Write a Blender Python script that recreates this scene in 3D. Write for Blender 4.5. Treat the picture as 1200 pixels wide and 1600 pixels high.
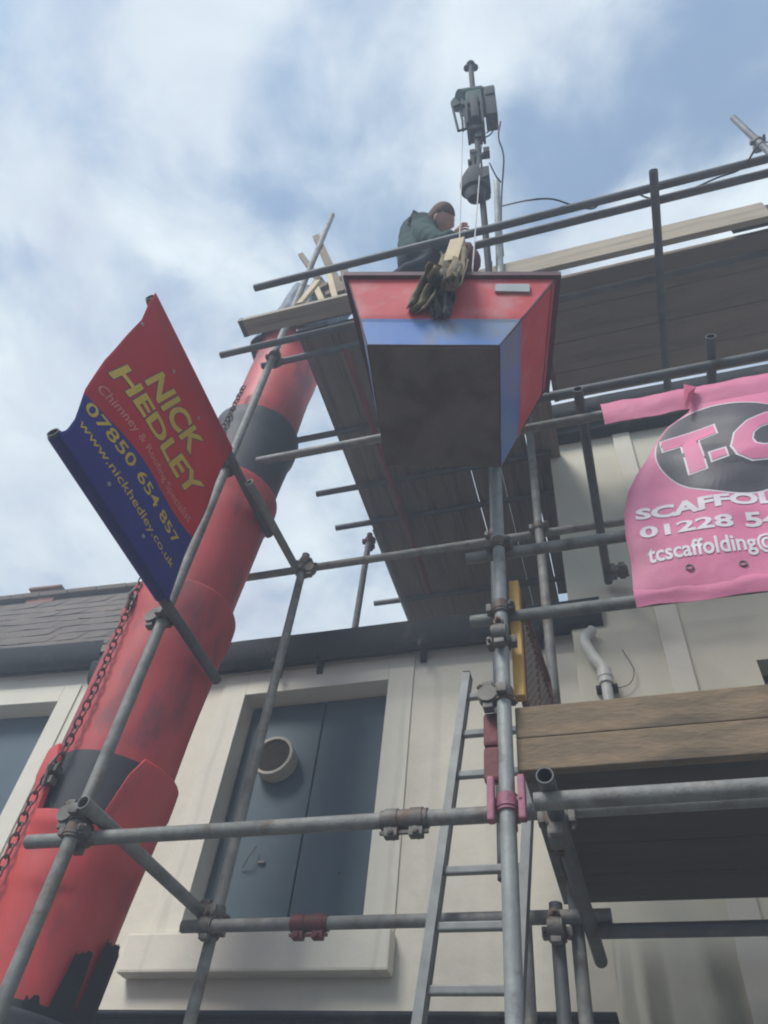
import bpy, bmesh, math, random
from mathutils import Vector, Matrix, noise
random.seed(7)
PI = math.pi
R = math.radians
for o in list(bpy.data.objects):
    bpy.data.objects.remove(o)
sc = bpy.context.scene
COL = sc.collection

# ------------------------------------------------------------ camera
FPX = 1190.0
ROLL = math.atan2(142, 990)
EL = R(49.7)
HD = R(22.5)
CAM = Vector((0, 0, 1.6))
fwd = Vector((-math.sin(HD)*math.cos(EL), math.cos(HD)*math.cos(EL), math.sin(EL)))
r0 = Vector((math.cos(HD), math.sin(HD), 0))
u0 = r0.cross(fwd)
rgt = r0*math.cos(ROLL) + u0*math.sin(ROLL)
upv = rgt.cross(fwd)
cd = bpy.data.cameras.new('camera')
cam = bpy.data.objects.new('camera', cd)
COL.objects.link(cam)
m = Matrix((rgt, upv, -fwd)).transposed().to_4x4()
m.translation = CAM
cam.matrix_world = m
cd.sensor_fit = 'VERTICAL'
cd.sensor_height = 36.0
cd.lens = 36.0*FPX/1600.0
cd.clip_start = 0.05
cd.clip_end = 3000
sc.camera = cam

# ------------------------------------------------------------ world
SUN_EL, SUN_AZ = R(46), R(205)
w = bpy.data.worlds.new('World')
sc.world = w
w.use_nodes = True
nt = w.node_tree
nt.nodes.clear()
N = nt.nodes.new
L = nt.links.new
out = N('ShaderNodeOutputWorld')
bg = N('ShaderNodeBackground')
sky = N('ShaderNodeTexSky')
sky.sky_type = 'NISHITA'
sky.sun_disc = False
sky.sun_elevation = SUN_EL
sky.sun_rotation = SUN_AZ
sky.air_density = 1.0
sky.dust_density = 1.5
sky.ozone_density = 2.0
tc = N('ShaderNodeTexCoord')
sep = N('ShaderNodeSeparateXYZ')
L(tc.outputs['Generated'], sep.inputs[0])
mz = N('ShaderNodeMath'); mz.operation = 'MAXIMUM'; mz.inputs[1].default_value = 0.12
L(sep.outputs['Z'], mz.inputs[0])
dx = N('ShaderNodeMath'); dx.operation = 'DIVIDE'
dy = N('ShaderNodeMath'); dy.operation = 'DIVIDE'
L(sep.outputs['X'], dx.inputs[0]); L(mz.outputs[0], dx.inputs[1])
L(sep.outputs['Y'], dy.inputs[0]); L(mz.outputs[0], dy.inputs[1])
cmb = N('ShaderNodeCombineXYZ')
L(dx.outputs[0], cmb.inputs[0]); L(dy.outputs[0], cmb.inputs[1])


def sky_noise(scale, detail, rough, off, dist=0.0):
    mp = N('ShaderNodeMapping')
    mp.inputs['Location'].default_value = off
    L(cmb.outputs[0], mp.inputs['Vector'])
    n = N('ShaderNodeTexNoise')
    n.inputs['Scale'].default_value = scale
    n.inputs['Detail'].default_value = detail
    n.inputs['Roughness'].default_value = rough
    n.inputs['Distortion'].default_value = dist
    L(mp.outputs[0], n.inputs['Vector'])
    return n.outputs['Fac']


def wmath(op, a, b=None):
    n = N('ShaderNodeMath'); n.operation = op
    for i, v in enumerate((a, b)):
        if v is None:
            continue
        if isinstance(v, (int, float)):
            n.inputs[i].default_value = v
        else:
            L(v, n.inputs[i])
    return n.outputs[0]


# cloud cover: thicker to the left of the view, thinner over the right
SKY_DX, SKY_OFF = -0.42, 0.56
cover = sky_noise(1.5, 5, 0.55, (3.1, 1.7, 0), 0.25)
fine = sky_noise(5.5, 7, 0.62, (0.4, 7.7, 0), 0.4)
cv = wmath('ADD', wmath('MULTIPLY', cover, 1.08), wmath('MULTIPLY', fine, 0.80))
# large cloud banks and openings, placed in the cloud layer's plane
BANKS = [(-.62, .62, .34, .22), (-0.314, 0.061, 0.179, 0.34), (-0.598, 0.122, 0.196, 0.22), (-0.404, 0.239, 0.121, 0.18), (-0.963, 0.681, 0.411, 0.3), (0.22, 0.4, 0.184, 0.3), (-0.059, 0.131, 0.113, 0.14), (-0.391, 0.846, 0.378, 0.1), (0.039, 0.29, 0.124, -0.42), (0.23, 0.23, 0.147, -0.34), (-0.228, 0.174, 0.112, -0.22), (0.08, 0.151, 0.085, -0.12), (-0.194, 0.336, 0.122, -0.16), (-0.419, 0.006, 0.094, -0.12), (-0.228, 0.594, 0.166, -0.14)]
warp = N('ShaderNodeTexNoise'); warp.inputs['Scale'].default_value = 3.2; warp.inputs['Detail'].default_value = 5
L(cmb.outputs[0], warp.inputs['Vector'])
wv = N('ShaderNodeVectorMath'); wv.operation = 'MULTIPLY_ADD'
wv.inputs[1].default_value = (.34, .34, 0); wv.inputs[2].default_value = (-.17, -.17, 0)
L(warp.outputs['Color'], wv.inputs[0])
wp = N('ShaderNodeVectorMath'); wp.operation = 'ADD'
L(cmb.outputs[0], wp.inputs[0]); L(wv.outputs[0], wp.inputs[1])
for bx_, by_, br_, ba_ in BANKS:
    dn = N('ShaderNodeVectorMath'); dn.operation = 'DISTANCE'
    L(wp.outputs[0], dn.inputs[0]); dn.inputs[1].default_value = (bx_, by_, 0)
    mr_ = N('ShaderNodeMapRange'); mr_.interpolation_type = 'SMOOTHSTEP'
    mr_.inputs['From Min'].default_value = br_*1.25; mr_.inputs['From Max'].default_value = 0
    mr_.inputs['To Min'].default_value = 0; mr_.inputs['To Max'].default_value = ba_
    L(dn.outputs['Value'], mr_.inputs['Value'])
    cv = wmath('ADD', cv, mr_.outputs[0])
ramp = N('ShaderNodeMapRange'); ramp.interpolation_type = 'SMOOTHSTEP'
ramp.inputs['From Min'].default_value = 0.66
ramp.inputs['From Max'].default_value = 1.16
ramp.inputs['To Min'].default_value = 0.20
ramp.inputs['To Max'].default_value = 1.0
L(cv, ramp.inputs['Value'])
dark = sky_noise(3.4, 8, 0.6, (9.3, 2.2, 0), 0.5)
dramp = N('ShaderNodeMapRange')
dramp.inputs['From Min'].default_value = 0.3
dramp.inputs['From Max'].default_value = 0.7
L(dark, dramp.inputs['Value'])
cloudcol = N('ShaderNodeMix'); cloudcol.data_type = 'RGBA'
cloudcol.inputs[6].default_value = (6.3, 7.1, 8.4, 1)
cloudcol.inputs[7].default_value = (9.4, 10.5, 10.9, 1)
L(dramp.outputs[0], cloudcol.inputs[0])
skymul = N('ShaderNodeMix'); skymul.data_type = 'RGBA'; skymul.blend_type = 'MULTIPLY'
skymul.inputs[0].default_value = 1.0
skymul.inputs[7].default_value = (1.65, 2.15, 2.15, 1)
L(sky.outputs[0], skymul.inputs[6])
mix = N('ShaderNodeMix'); mix.data_type = 'RGBA'
L(ramp.outputs[0], mix.inputs[0])
L(skymul.outputs[2], mix.inputs[6])
L(cloudcol.outputs[2], mix.inputs[7])
L(mix.outputs[2], bg.inputs['Color'])
bg.inputs['Strength'].default_value = 0.064
L(bg.outputs[0], out.inputs['Surface'])

# ------------------------------------------------------------ sun (behind thin cloud)
sd = bpy.data.lights.new('sun', 'SUN')
sd.energy = 2.4
sd.angle = R(20)
sd.color = (1.0, 0.97, 0.93)
sun = bpy.data.objects.new('sun', sd)
COL.objects.link(sun)
sdir = Vector((math.sin(SUN_AZ)*math.cos(SUN_EL), math.cos(SUN_AZ)*math.cos(SUN_EL), math.sin(SUN_EL)))
sun.rotation_euler = sdir.to_track_quat('Z', 'Y').to_euler()
sun.location = sdir*30

sc.view_settings.view_transform = 'Standard'
sc.view_settings.look = 'None'
sc.view_settings.exposure = 0.78
sc.view_settings.gamma = 1.0
VEIL_DENSITY = 0.036  # density of the added volume that imitates lens glare
sc.cycles.filter_width = 2.0
sc.cycles.max_bounces = 8
sc.cycles.diffuse_bounces = 4


# ============================================================ helpers
def px(x, y):
    return fwd + rgt*((x-600)/FPX) - upv*((y-800)/FPX)


def atY(x, y, Y):
    d = px(x, y)
    return CAM + d*(Y/d.y)


def atZ(x, y, Z):
    d = px(x, y)
    return CAM + d*((Z-CAM.z)/d.z)


def atX(x, y, X):
    d = px(x, y)
    return CAM + d*(X/d.x)


def obj(name, bm, mat, parent=None, smooth=False, label=None):
    me = bpy.data.meshes.new(name)
    bm.normal_update()
    bm.to_mesh(me)
    bm.free()
    for mm in (mat if isinstance(mat, (list, tuple)) else [mat]):
        me.materials.append(mm)
    if smooth:
        for p in me.polygons:
            p.use_smooth = True
        if smooth != 'all':
            try:
                me.set_sharp_from_angle(angle=R(40))
            except Exception:
                pass
    o = bpy.data.objects.new(name, me)
    COL.objects.link(o)
    if label:
        o['label'] = label
    return o


def tag(o, label=None, cat=None, group=None, kind=None):
    if label: o['label'] = label
    if cat: o['category'] = cat
    if group: o['group'] = group
    if kind: o['kind'] = kind
    return o


def thing(name, label, cat, loc=(0, 0, 0), group=None):
    """Empty at the thing's base; children's meshes are given in world coordinates."""
    o = bpy.data.objects.new(name, None)
    o.empty_display_size = 0.2
    COL.objects.link(o)
    o.location = loc
    BASES[o.name] = Vector(loc)
    return tag(o, label, cat, group)


BASES = {}


def part(name, bm, mat, parent, smooth=False, label=None):
    b = BASES.get(parent.name)
    o = obj(name, bm, mat, None, smooth, label)
    o.parent = parent
    if b is not None:
        o.data.transform(Matrix.Translation(-b))
    elif parent.parent is not None and parent.parent.name in BASES:
        o.data.transform(Matrix.Translation(-BASES[parent.parent.name]))
    return o


def bx(bm, lo, hi, bevel=0.0, mat=0, xf=None):
    lo, hi = Vector(lo), Vector(hi)
    r = bmesh.ops.create_cube(bm, size=1.0)
    vs = r['verts']
    c = (lo+hi)/2
    s = hi-lo
    for v in vs:
        v.co = Vector((v.co.x*s.x, v.co.y*s.y, v.co.z*s.z)) + c
        if xf: v.co = xf @ v.co
    fs = list({f for v in vs for f in v.link_faces})
    for f in fs:
        f.material_index = mat
    if bevel > 0:
        es = list({e for f in fs for e in f.edges})
        rr = bmesh.ops.bevel(bm, geom=es, offset=bevel, segments=2, affect='EDGES', profile=0.6)
        for f in rr['faces']:
            f.material_index = mat
    return bm


def frame(d, hint=Vector((0, 0, 1))):
    d = d.normalized()
    if abs(d.dot(hint)) > 0.98:
        hint = Vector((1, 0, 0))
    a = d.cross(hint).normalized()
    b = a.cross(d).normalized()
    return a, b


def tubebm(bm, p0, p1, r=0.02415, r2=None, seg=20, hollow=True, mat=0):
    p0, p1 = Vector(p0), Vector(p1)
    a, b = frame(p1-p0)
    r2 = r if r2 is None else r2

    def ring(p, rr):
        return [bm.verts.new(p + (a*math.cos(t)+b*math.sin(t))*rr) for t in [2*PI*i/seg for i in range(seg)]]
    A, B = ring(p0, r), ring(p1, r2)
    if hollow:
        d = (p1-p0).normalized()*min(0.25, (p1-p0).length*.4)
        Ai, Bi = ring(p0, r*.84), ring(p1, r2*.84)
        Ad, Bd = ring(p0+d, r*.84), ring(p1-d, r2*.84)
    for i in range(seg):
        j = (i+1) % seg
        bm.faces.new((A[i], A[j], B[j], B[i])).material_index = mat
        if hollow:
            bm.faces.new((A[j], A[i], Ai[i], Ai[j])).material_index = mat
            bm.faces.new((B[i], B[j], Bi[j], Bi[i])).material_index = mat
            bm.faces.new((Ai[j], Ai[i], Ad[i], Ad[j])).material_index = mat
            bm.faces.new((Bi[i], Bi[j], Bd[j], Bd[i])).material_index = mat
    if hollow:
        bm.faces.new(Ad).material_index = mat
        bm.faces.new(list(reversed(Bd))).material_index = mat
    else:
        bm.faces.new(list(reversed(A))).material_index = mat
        bm.faces.new(B).material_index = mat
    return bm


def pathbm(bm, pts, r, seg=8, mat=0, cap=True, closed=False):
    """swept round section through points"""
    pts = [Vector(p) for p in pts]
    n = len(pts)
    rs = r if isinstance(r, (list, tuple)) else [r]*n
    rings = []
    pa = None
    for i, p in enumerate(pts):
        if closed:
            d = (pts[(i+1) % n]-pts[i-1])
        else:
            d = (pts[min(i+1, n-1)]-pts[max(i-1, 0)])
        d.normalize()
        if pa is None:
            a, b = frame(d)
        else:
            a = (pa - d*pa.dot(d)).normalized()
            b = a.cross(d).normalized()
            b = d.cross(a).normalized()*(1 if b.dot(d.cross(a)) > 0 else -1)
        pa = a
        b = d.cross(a).normalized()
        rings.append([bm.verts.new(p+(a*math.cos(t)+b*math.sin(t))*rs[i]) for t in [2*PI*k/seg for k in range(seg)]])
    m_ = n if closed else n-1
    for i in range(m_):
        A, B = rings[i], rings[(i+1) % n]
        for k in range(seg):
            j = (k+1) % seg
            f = bm.faces.new((A[k], A[j], B[j], B[k])); f.material_index = mat
    if cap and not closed:
        bm.faces.new(list(reversed(rings[0]))).material_index = mat
        bm.faces.new(rings[-1]).material_index = mat
    return bm


def spline(pts, n=8):
    pts = [Vector(p) for p in pts]
    P = [pts[0]*2-pts[1]] + pts + [pts[-1]*2-pts[-2]]
    o = []
    for i in range(1, len(P)-2):
        for k in range(n):
            t = k/n
            a, b, c, d = P[i-1], P[i], P[i+1], P[i+2]
            o.append(0.5*((2*b)+(c-a)*t+(2*a-5*b+4*c-d)*t*t+(3*b-a-3*c+d)*t**3))
    o.append(pts[-1])
    return o


# ------------------------------------------------------------ materials
def mat(name, c1, c2=None, scale=4, detail=6, rough=0.8, metal=0.0, bump=0.0, bscale=None,
        stretch=(1, 1, 1), c3=None, c3scale=2, c3lo=.55, c3hi=.7, rvar=0.0, spec=0.5, coat=0.0, trans=0.0):
    mt = bpy.data.materials.new(name)
    mt.use_nodes = True
    nn = mt.node_tree.nodes
    ll = mt.node_tree.links
    b = nn['Principled BSDF']
    b.inputs['Roughness'].default_value = rough
    b.inputs['Metallic'].default_value = metal
    b.inputs['Specular IOR Level'].default_value = spec
    b.inputs['Coat Weight'].default_value = coat
    c2 = c2 or tuple(x*.8 for x in c1)
    t = nn.new('ShaderNodeTexCoord')
    mp = nn.new('ShaderNodeMapping')
    mp.inputs['Scale'].default_value = stretch
    ll.new(t.outputs['Object'], mp.inputs[0])
    n1 = nn.new('ShaderNodeTexNoise')
    n1.inputs['Scale'].default_value = scale
    n1.inputs['Detail'].default_value = detail
    n1.inputs['Roughness'].default_value = .62
    ll.new(mp.outputs[0], n1.inputs['Vector'])
    mr = nn.new('ShaderNodeMapRange')
    mr.inputs['From Min'].default_value = .32
    mr.inputs['From Max'].default_value = .68
    ll.new(n1.outputs['Fac'], mr.inputs['Value'])
    mx = nn.new('ShaderNodeMix'); mx.data_type = 'RGBA'
    mx.inputs[6].default_value = (*c1, 1)
    mx.inputs[7].default_value = (*c2, 1)
    ll.new(mr.outputs[0], mx.inputs[0])
    outc = mx.outputs[2]
    if c3:
        n3 = nn.new('ShaderNodeTexNoise')
        n3.inputs['Scale'].default_value = c3scale
        n3.inputs['Detail'].default_value = 8
        n3.inputs['Roughness'].default_value = .65
        ll.new(mp.outputs[0], n3.inputs['Vector'])
        m3 = nn.new('ShaderNodeMapRange')
        m3.inputs['From Min'].default_value = c3lo
        m3.inputs['From Max'].default_value = c3hi
        ll.new(n3.outputs['Fac'], m3.inputs['Value'])
        x3 = nn.new('ShaderNodeMix'); x3.data_type = 'RGBA'
        x3.inputs[7].default_value = (*c3, 1)
        ll.new(m3.outputs[0], x3.inputs[0])
        ll.new(outc, x3.inputs[6])
        outc = x3.outputs[2]
    ll.new(outc, b.inputs['Base Color'])
    if rvar:
        m4 = nn.new('ShaderNodeMapRange')
        m4.inputs['To Min'].default_value = max(0.05, rough-rvar)
        m4.inputs['To Max'].default_value = min(1, rough+rvar)
        ll.new(n1.outputs['Fac'], m4.inputs['Value'])
        ll.new(m4.outputs[0], b.inputs['Roughness'])
    if bump:
        nb = nn.new('ShaderNodeTexNoise')
        nb.inputs['Scale'].default_value = bscale or scale*6
        nb.inputs['Detail'].default_value = 5
        ll.new(mp.outputs[0], nb.inputs['Vector'])
        bp = nn.new('ShaderNodeBump')
        bp.inputs['Strength'].default_value = 1.0
        bp.inputs['Distance'].default_value = bump
        ll.new(nb.outputs['Fac'], bp.inputs['Height'])
        ll.new(bp.outputs[0], b.inputs['Normal'])
    if trans:
        tr = nn.new('ShaderNodeBsdfTranslucent')
        ll.new(outc, tr.inputs['Color'])
        ms = nn.new('ShaderNodeMixShader')
        ms.inputs[0].default_value = trans
        ll.new(b.outputs[0], ms.inputs[1])
        ll.new(tr.outputs[0], ms.inputs[2])
        ll.new(ms.outputs[0], nn['Material Output'].inputs['Surface'])
    return mt


M = {}
M['galv'] = mat('galvanised_steel', (.27, .27, .25), (.155, .155, .15), 14, 9, .68, .15, .002, 90, c3=(.13, .09, .06), c3scale=9, c3lo=.54, c3hi=.70, rvar=.12)
M['galv_dark'] = mat('weathered_steel', (.15, .155, .16), (.085, .088, .095), 8, 8, .65, .3, .0015, 60, c3=(.11, .06, .035), c3scale=6, c3lo=.58, c3hi=.7)
M['galv_light'] = mat('new_steel', (.32, .335, .325), (.22, .23, .225), 14, 9, .62, .2, .0015, 90, c3=(.12, .09, .07), c3scale=7, c3lo=.57, c3hi=.72, rvar=.15)
M['red_tube'] = mat('red_painted_tube', (.30, .045, .045), (.16, .03, .03), 6, 7, .6, .1, .001, 50, c3=(.10, .05, .03), c3scale=9)
M['coupler'] = mat('coupler_steel', (.19, .18, .165), (.10, .09, .08), 14, 7, .65, .4, .002, 60, c3=(.16, .07, .035), c3scale=10)
M['pink_coupler'] = mat('pink_painted_steel', (.38, .14, .19), (.26, .09, .13), 14, 7, .6, .1, .002, 60, c3=(.12, .06, .05), c3scale=16, c3lo=.6, c3hi=.7)
M['red_coupler'] = mat('red_rusty_steel', (.17, .035, .04), (.11, .035, .035), 14, 7, .65, .2, .002, 60, c3=(.10, .05, .03), c3scale=12)
M['board_x'] = mat('scaffold_board', (.27, .19, .115), (.17, .125, .08), 4.2, 10, .9, 0, .004, 18, stretch=(1.6, 5, 5), c3=(.09, .068, .048), c3scale=2.0, c3lo=.45, c3hi=.72)
M['board_y'] = mat('scaffold_board_lengthwise', (.27, .21, .165), (.18, .145, .115), 3.2, 8, .85, 0, .002, 12, stretch=(8, .6, 8), c3=(.07, .06, .05), c3scale=1.6, c3lo=.5, c3hi=.72)
M['board_dark'] = mat('dark_shaded_board', (.07, .058, .048), (.04, .035, .03), 3.2, 8, .85, 0, .002, 12, stretch=(.6, 8, 8))  # low deck's underside shade put into the colour; also one dark toe board
M['board_under'] = mat('grey_scaffold_board', (.29, .225, .185), (.21, .165, .14), 2.2, 8, .9, 0, .001, 10, stretch=(.7, 4, 4), c3=(.14, .11, .09), c3scale=2.0)
M['pale_board'] = mat('pale_board', (.42, .36, .28), (.30, .25, .19), 3.0, 8, .85, 0, .002, 12, stretch=(.6, 8, 8), c3=(.2, .16, .12), c3scale=1.6)
M['timber'] = mat('new_timber', (.58, .47, .31), (.46, .36, .22), 5, 6, .8, 0, .001, 20, stretch=(4, 4, 1))
M['old_timber'] = mat('old_timber', (.22, .16, .11), (.13, .10, .07), 5, 6, .85, 0, .002, 20, stretch=(4, 4, 1))
M['render_white'] = mat('painted_render', (.74, .69, .575), (.66, .615, .51), 1.7, 9, .9, 0, .004, 14, c3=(.45, .42, .36), c3scale=.9, c3lo=.52, c3hi=.8)
M['render_band'] = mat('painted_surround', (.75, .705, .60), (.68, .64, .54), 2.0, 9, .9, 0, .003, 16, c3=(.46, .43, .37), c3scale=1.1, c3lo=.6, c3hi=.85)
M['render_tall'] = mat('painted_render_cream', (.68, .64, .52), (.60, .565, .46), 1.5, 9, .9, 0, .004, 12, stretch=(1, 1, .45), c3=(.36, .34, .28), c3scale=1.5, c3lo=.58, c3hi=.85)
M['stain'] = mat('damp_stain', (.25, .24, .20), (.36, .345, .30), 3, 9, .95, 0, .002, 20, stretch=(1, 1, .3))
M['shutter'] = mat('blue_grey_paint', (.050, .092, .118), (.040, .076, .100), 2.5, 8, .55, 0, .0012, 25, stretch=(1, 1, .4), c3=(.10, .115, .135), c3scale=6, c3lo=.64, c3hi=.8)
M['gutter'] = mat('black_gutter', (.013, .017, .024), (.008, .011, .016), 5, 6, .8, 0, .0015, 30, c3=(.07, .07, .065), c3scale=7)
M['slate'] = mat('roof_slate', (.15, .12, .10), (.105, .088, .078), 5, 8, .9, 0, .004, 30, c3=(.17, .125, .09), c3scale=3)
M['cowl'] = mat('cowl_plastic', (.50, .46, .38), (.40, .36, .29), 6, 7, .6, 0, .001, 40, c3=(.2, .15, .1), c3scale=9, c3lo=.6, c3hi=.75)
M['mesh_dark'] = mat('dirty_mesh', (.13, .105, .07), (.08, .065, .045), 20, 5, .8)
M['hole'] = mat('dark_void', (.012, .012, .013), (.02, .02, .02), 5, 3, .95)
M['pvc'] = mat('white_pvc', (.66, .65, .60), (.58, .57, .52), 6, 6, .45, 0, .0005, 30, c3=(.35, .33, .28), c3scale=8, c3lo=.6, c3hi=.8)
M['chute_red'] = mat('chute_red_plastic', (.66, .070, .065), (.54, .055, .055), 2.2, 8, .5, 0, .0025, 12, c3=(.44, .07, .07), c3scale=8, c3lo=.52, c3hi=.66, rvar=.15, stretch=(1, 1, .4))
M['chute_worn'] = mat('chute_red_dusty', (.58, .070, .070), (.42, .052, .060), 3.2, 8, .6, 0, .0025, 12, c3=(.25, .055, .068), c3scale=6.5, c3lo=.50, c3hi=.66, rvar=.15, stretch=(1, 1, .45))
M['chute_black'] = mat('chute_black_rubber', (.030, .033, .042), (.05, .053, .062), 3, 8, .65, 0, .002, 14, c3=(.10, .05, .06), c3scale=5, c3lo=.64, c3hi=.8)
M['chain'] = mat('rusty_chain', (.13, .055, .055), (.07, .04, .04), 30, 5, .6, .4)
M['skip_red'] = mat('skip_red_paint', (.64, .075, .085), (.55, .06, .07), 3.5, 9, .6, 0, .0015, 14, c3=(.58, .27, .27), c3scale=5, c3lo=.48, c3hi=.78, rvar=.15)
M['skip_blue'] = mat('skip_blue_paint', (.10, .22, .58), (.16, .26, .48), 4, 9, .5, 0, .0015, 14, c3=(.22, .25, .31), c3scale=3.2, c3lo=.5, c3hi=.64)
M['skip_rim'] = mat('skip_rim_steel', (.13, .05, .06), (.08, .045, .05), 6, 8, .6, .2, .0015, 20, c3=(.14, .12, .12), c3scale=8)
M['skip_base'] = mat('skip_base_ply', (.19, .15, .13), (.10, .085, .08), 3.5, 9, .85, 0, .004, 8, c3=(.10, .055, .04), c3scale=4, c3lo=.50, c3hi=.66)
M['plate'] = mat('dull_plate', (.45, .47, .47), (.36, .38, .38), 8, 6, .5, .1)
M['ban_red'] = mat('banner_red_vinyl', (.62, .035, .045), (.54, .030, .038), 2.5, 6, .5, 0, .004, 5, trans=.5)
M['ban_blue'] = mat('banner_blue_vinyl', (.045, .045, .32), (.036, .040, .27), 2.5, 6, .5, 0, .004, 5, trans=.4)
M['yellow'] = mat('yellow_print', (.72, .50, .035), (.62, .43, .03), 8, 5, .55)
M['palered'] = mat('pale_print', (.68, .30, .22), (.55, .2, .17), 12, 5, .6)
M['blueprint'] = mat('blue_outline_print', (.05, .04, .16), (.05, .04, .13), 8, 5, .6)
M['ban_pink'] = mat('banner_pink_vinyl', (.74, .22, .36), (.68, .19, .32), 2.2, 7, .55, 0, .012, 5, trans=.12, c3=(.52, .16, .25), c3scale=2.6, c3lo=.55, c3hi=.8)
M['print_dark'] = mat('dark_print', (.045, .038, .048), (.06, .05, .06), 4, 6, .5, c3=(.12, .10, .115), c3scale=3, c3lo=.5, c3hi=.8)
M['print_white'] = mat('white_print', (.74, .70, .72), (.64, .56, .60), 10, 7, .55)
M['print_pink'] = mat('pink_print', (.70, .20, .34), (.64, .17, .30), 5, 6, .55)
M['gate_yellow'] = mat('yellow_paint', (.66, .36, .045), (.52, .28, .04), 7, 7, .5, c3=(.25, .16, .06), c3scale=14, c3lo=.62, c3hi=.75)
M['gate_mesh'] = mat('mesh_wire', (.42, .37, .33), (.25, .17, .12), 9, 5, .5, .4)
M['gate_red'] = mat('brown_red_frame', (.20, .07, .04), (.13, .06, .04), 9, 5, .6, .2)
M['alu'] = mat('aluminium', (.27, .28, .28), (.18, .185, .185), 12, 8, .6, .25, .0006, 30, c3=(.2, .2, .19), c3scale=9, c3lo=.62, c3hi=.8)
M['hoist_dark'] = mat('hoist_dark_metal', (.030, .036, .045), (.018, .022, .028), 12, 7, .8, .0)
M['hoist_green'] = mat('hoist_green_paint', (.022, .070, .060), (.018, .045, .042), 12, 7, .8, .0)
M['cable'] = mat('black_cable', (.02, .022, .028), (.03, .03, .035), 8, 4, .6)
M['rope'] = mat('pale_rope', (.55, .55, .52), (.42, .42, .40), 60, 4, .8)
M['shirt'] = mat('green_sweatshirt', (.008, .048, .036), (.006, .032, .028), 7, 7, .9, 0, .004, 16)
M['skin'] = mat('skin', (.62, .34, .26), (.52, .26, .20), 9, 5, .55)
M['hair'] = mat('short_brown_hair', (.15, .075, .055), (.09, .045, .035), 40, 5, .8)
M['trousers'] = mat('navy_trousers', (.012, .018, .032), (.009, .013, .024), 8, 6, .9, 0, .003, 16)
M['boot'] = mat('work_boot', (.05, .035, .025), (.03, .02, .015), 8, 6, .8)
M['canvas'] = mat('olive_canvas', (.24, .185, .105), (.15, .12, .075), 8, 8, .95, 0, .006, 22, c3=(.22, .17, .09), c3scale=7, c3lo=.58, c3hi=.7)
M['canvas2'] = mat('dark_cloth', (.05, .055, .065), (.11, .11, .105), 9, 8, .95, 0, .006, 22)
M['maroon'] = mat('maroon_cloth', (.13, .035, .04), (.08, .03, .035), 8, 7, .9, 0, .005, 20)
M['tarp'] = mat('blue_grey_tarpaulin', (.075, .11, .16), (.045, .065, .10), 5, 8, .6, 0, .01, 10, c3=(.17, .21, .26), c3scale=5, c3lo=.55, c3hi=.75)
M['asphalt'] = mat('asphalt', (.055, .055, .055), (.04, .04, .04), 3, 9, .9, 0, .004, 60)
M['paving'] = mat('paving', (.26, .25, .235), (.2, .195, .18), 2, 8, .9, 0, .003, 30)
M['brick'] = mat('old_brick', (.30, .15, .11), (.2, .11, .09), 6, 8, .9, 0, .006, 20)

# ============================================================ setting: ground
bm = bmesh.new(); bx(bm, (-400, -400, -.3), (400, 400, -.125))
tag(obj('ground', bm, M['paving']), kind='structure')
bm = bmesh.new(); bx(bm, (-60, -7.5, -.12), (60, .6, -.004))
tag(obj('road', bm, M['asphalt']), kind='structure')
bm = bmesh.new(); bx(bm, (-60, .75, -.12), (60, 9.0, .12))
tag(obj('pavement', bm, M['paving']), kind='structure')
bm = bmesh.new()
for i in range(60):
    bx(bm, (-30+i*1.0, .6, -.12), (-30+i*1.0+.99, .745, .125), .008)
tag(obj('kerb', bm, M['paving']), kind='structure')


# ============================================================ buildings
def gutter_bm(x0, x1, Y, z0, z1, depth=.12):
    bm = bmesh.new()
    n = 10
    prof = []
    for i in range(n+1):
        t = PI*i/n
        prof.append((Y - depth/2 + math.cos(t)*depth/2, z1 - .012 - math.sin(t)*(z1-z0-.012)))
    inner = [(Y-depth/2+(y-(Y-depth/2))*.9, z1-.012-(z1-.012-z)*.92) for y, z in prof]
    lip = [(prof[0][0], z1), (inner[0][0], z1)]
    loop = prof + [(prof[-1][0], z1), (inner[-1][0], z1)] + list(reversed(inner)) + [lip[1], lip[0]]
    ns = max(2, int((x1-x0)/.5))
    rings = []
    for k in range(ns+1):
        x = x0+(x1-x0)*k/ns
        sag = .006*math.sin(x*2.3)+.004*math.sin(x*5.1)
        rings.append([bm.verts.new((x, y, z+sag)) for y, z in loop])
    for A, B in zip(rings, rings[1:]):
        for i in range(len(A)):
            j = (i+1) % len(A)
            bm.faces.new((A[i], A[j], B[j], B[i]))
    bm.faces.new(rings[0]); bm.faces.new(list(reversed(rings[-1])))
    bmesh.ops.recalc_face_normals(bm, faces=bm.faces)
    return bm


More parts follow.
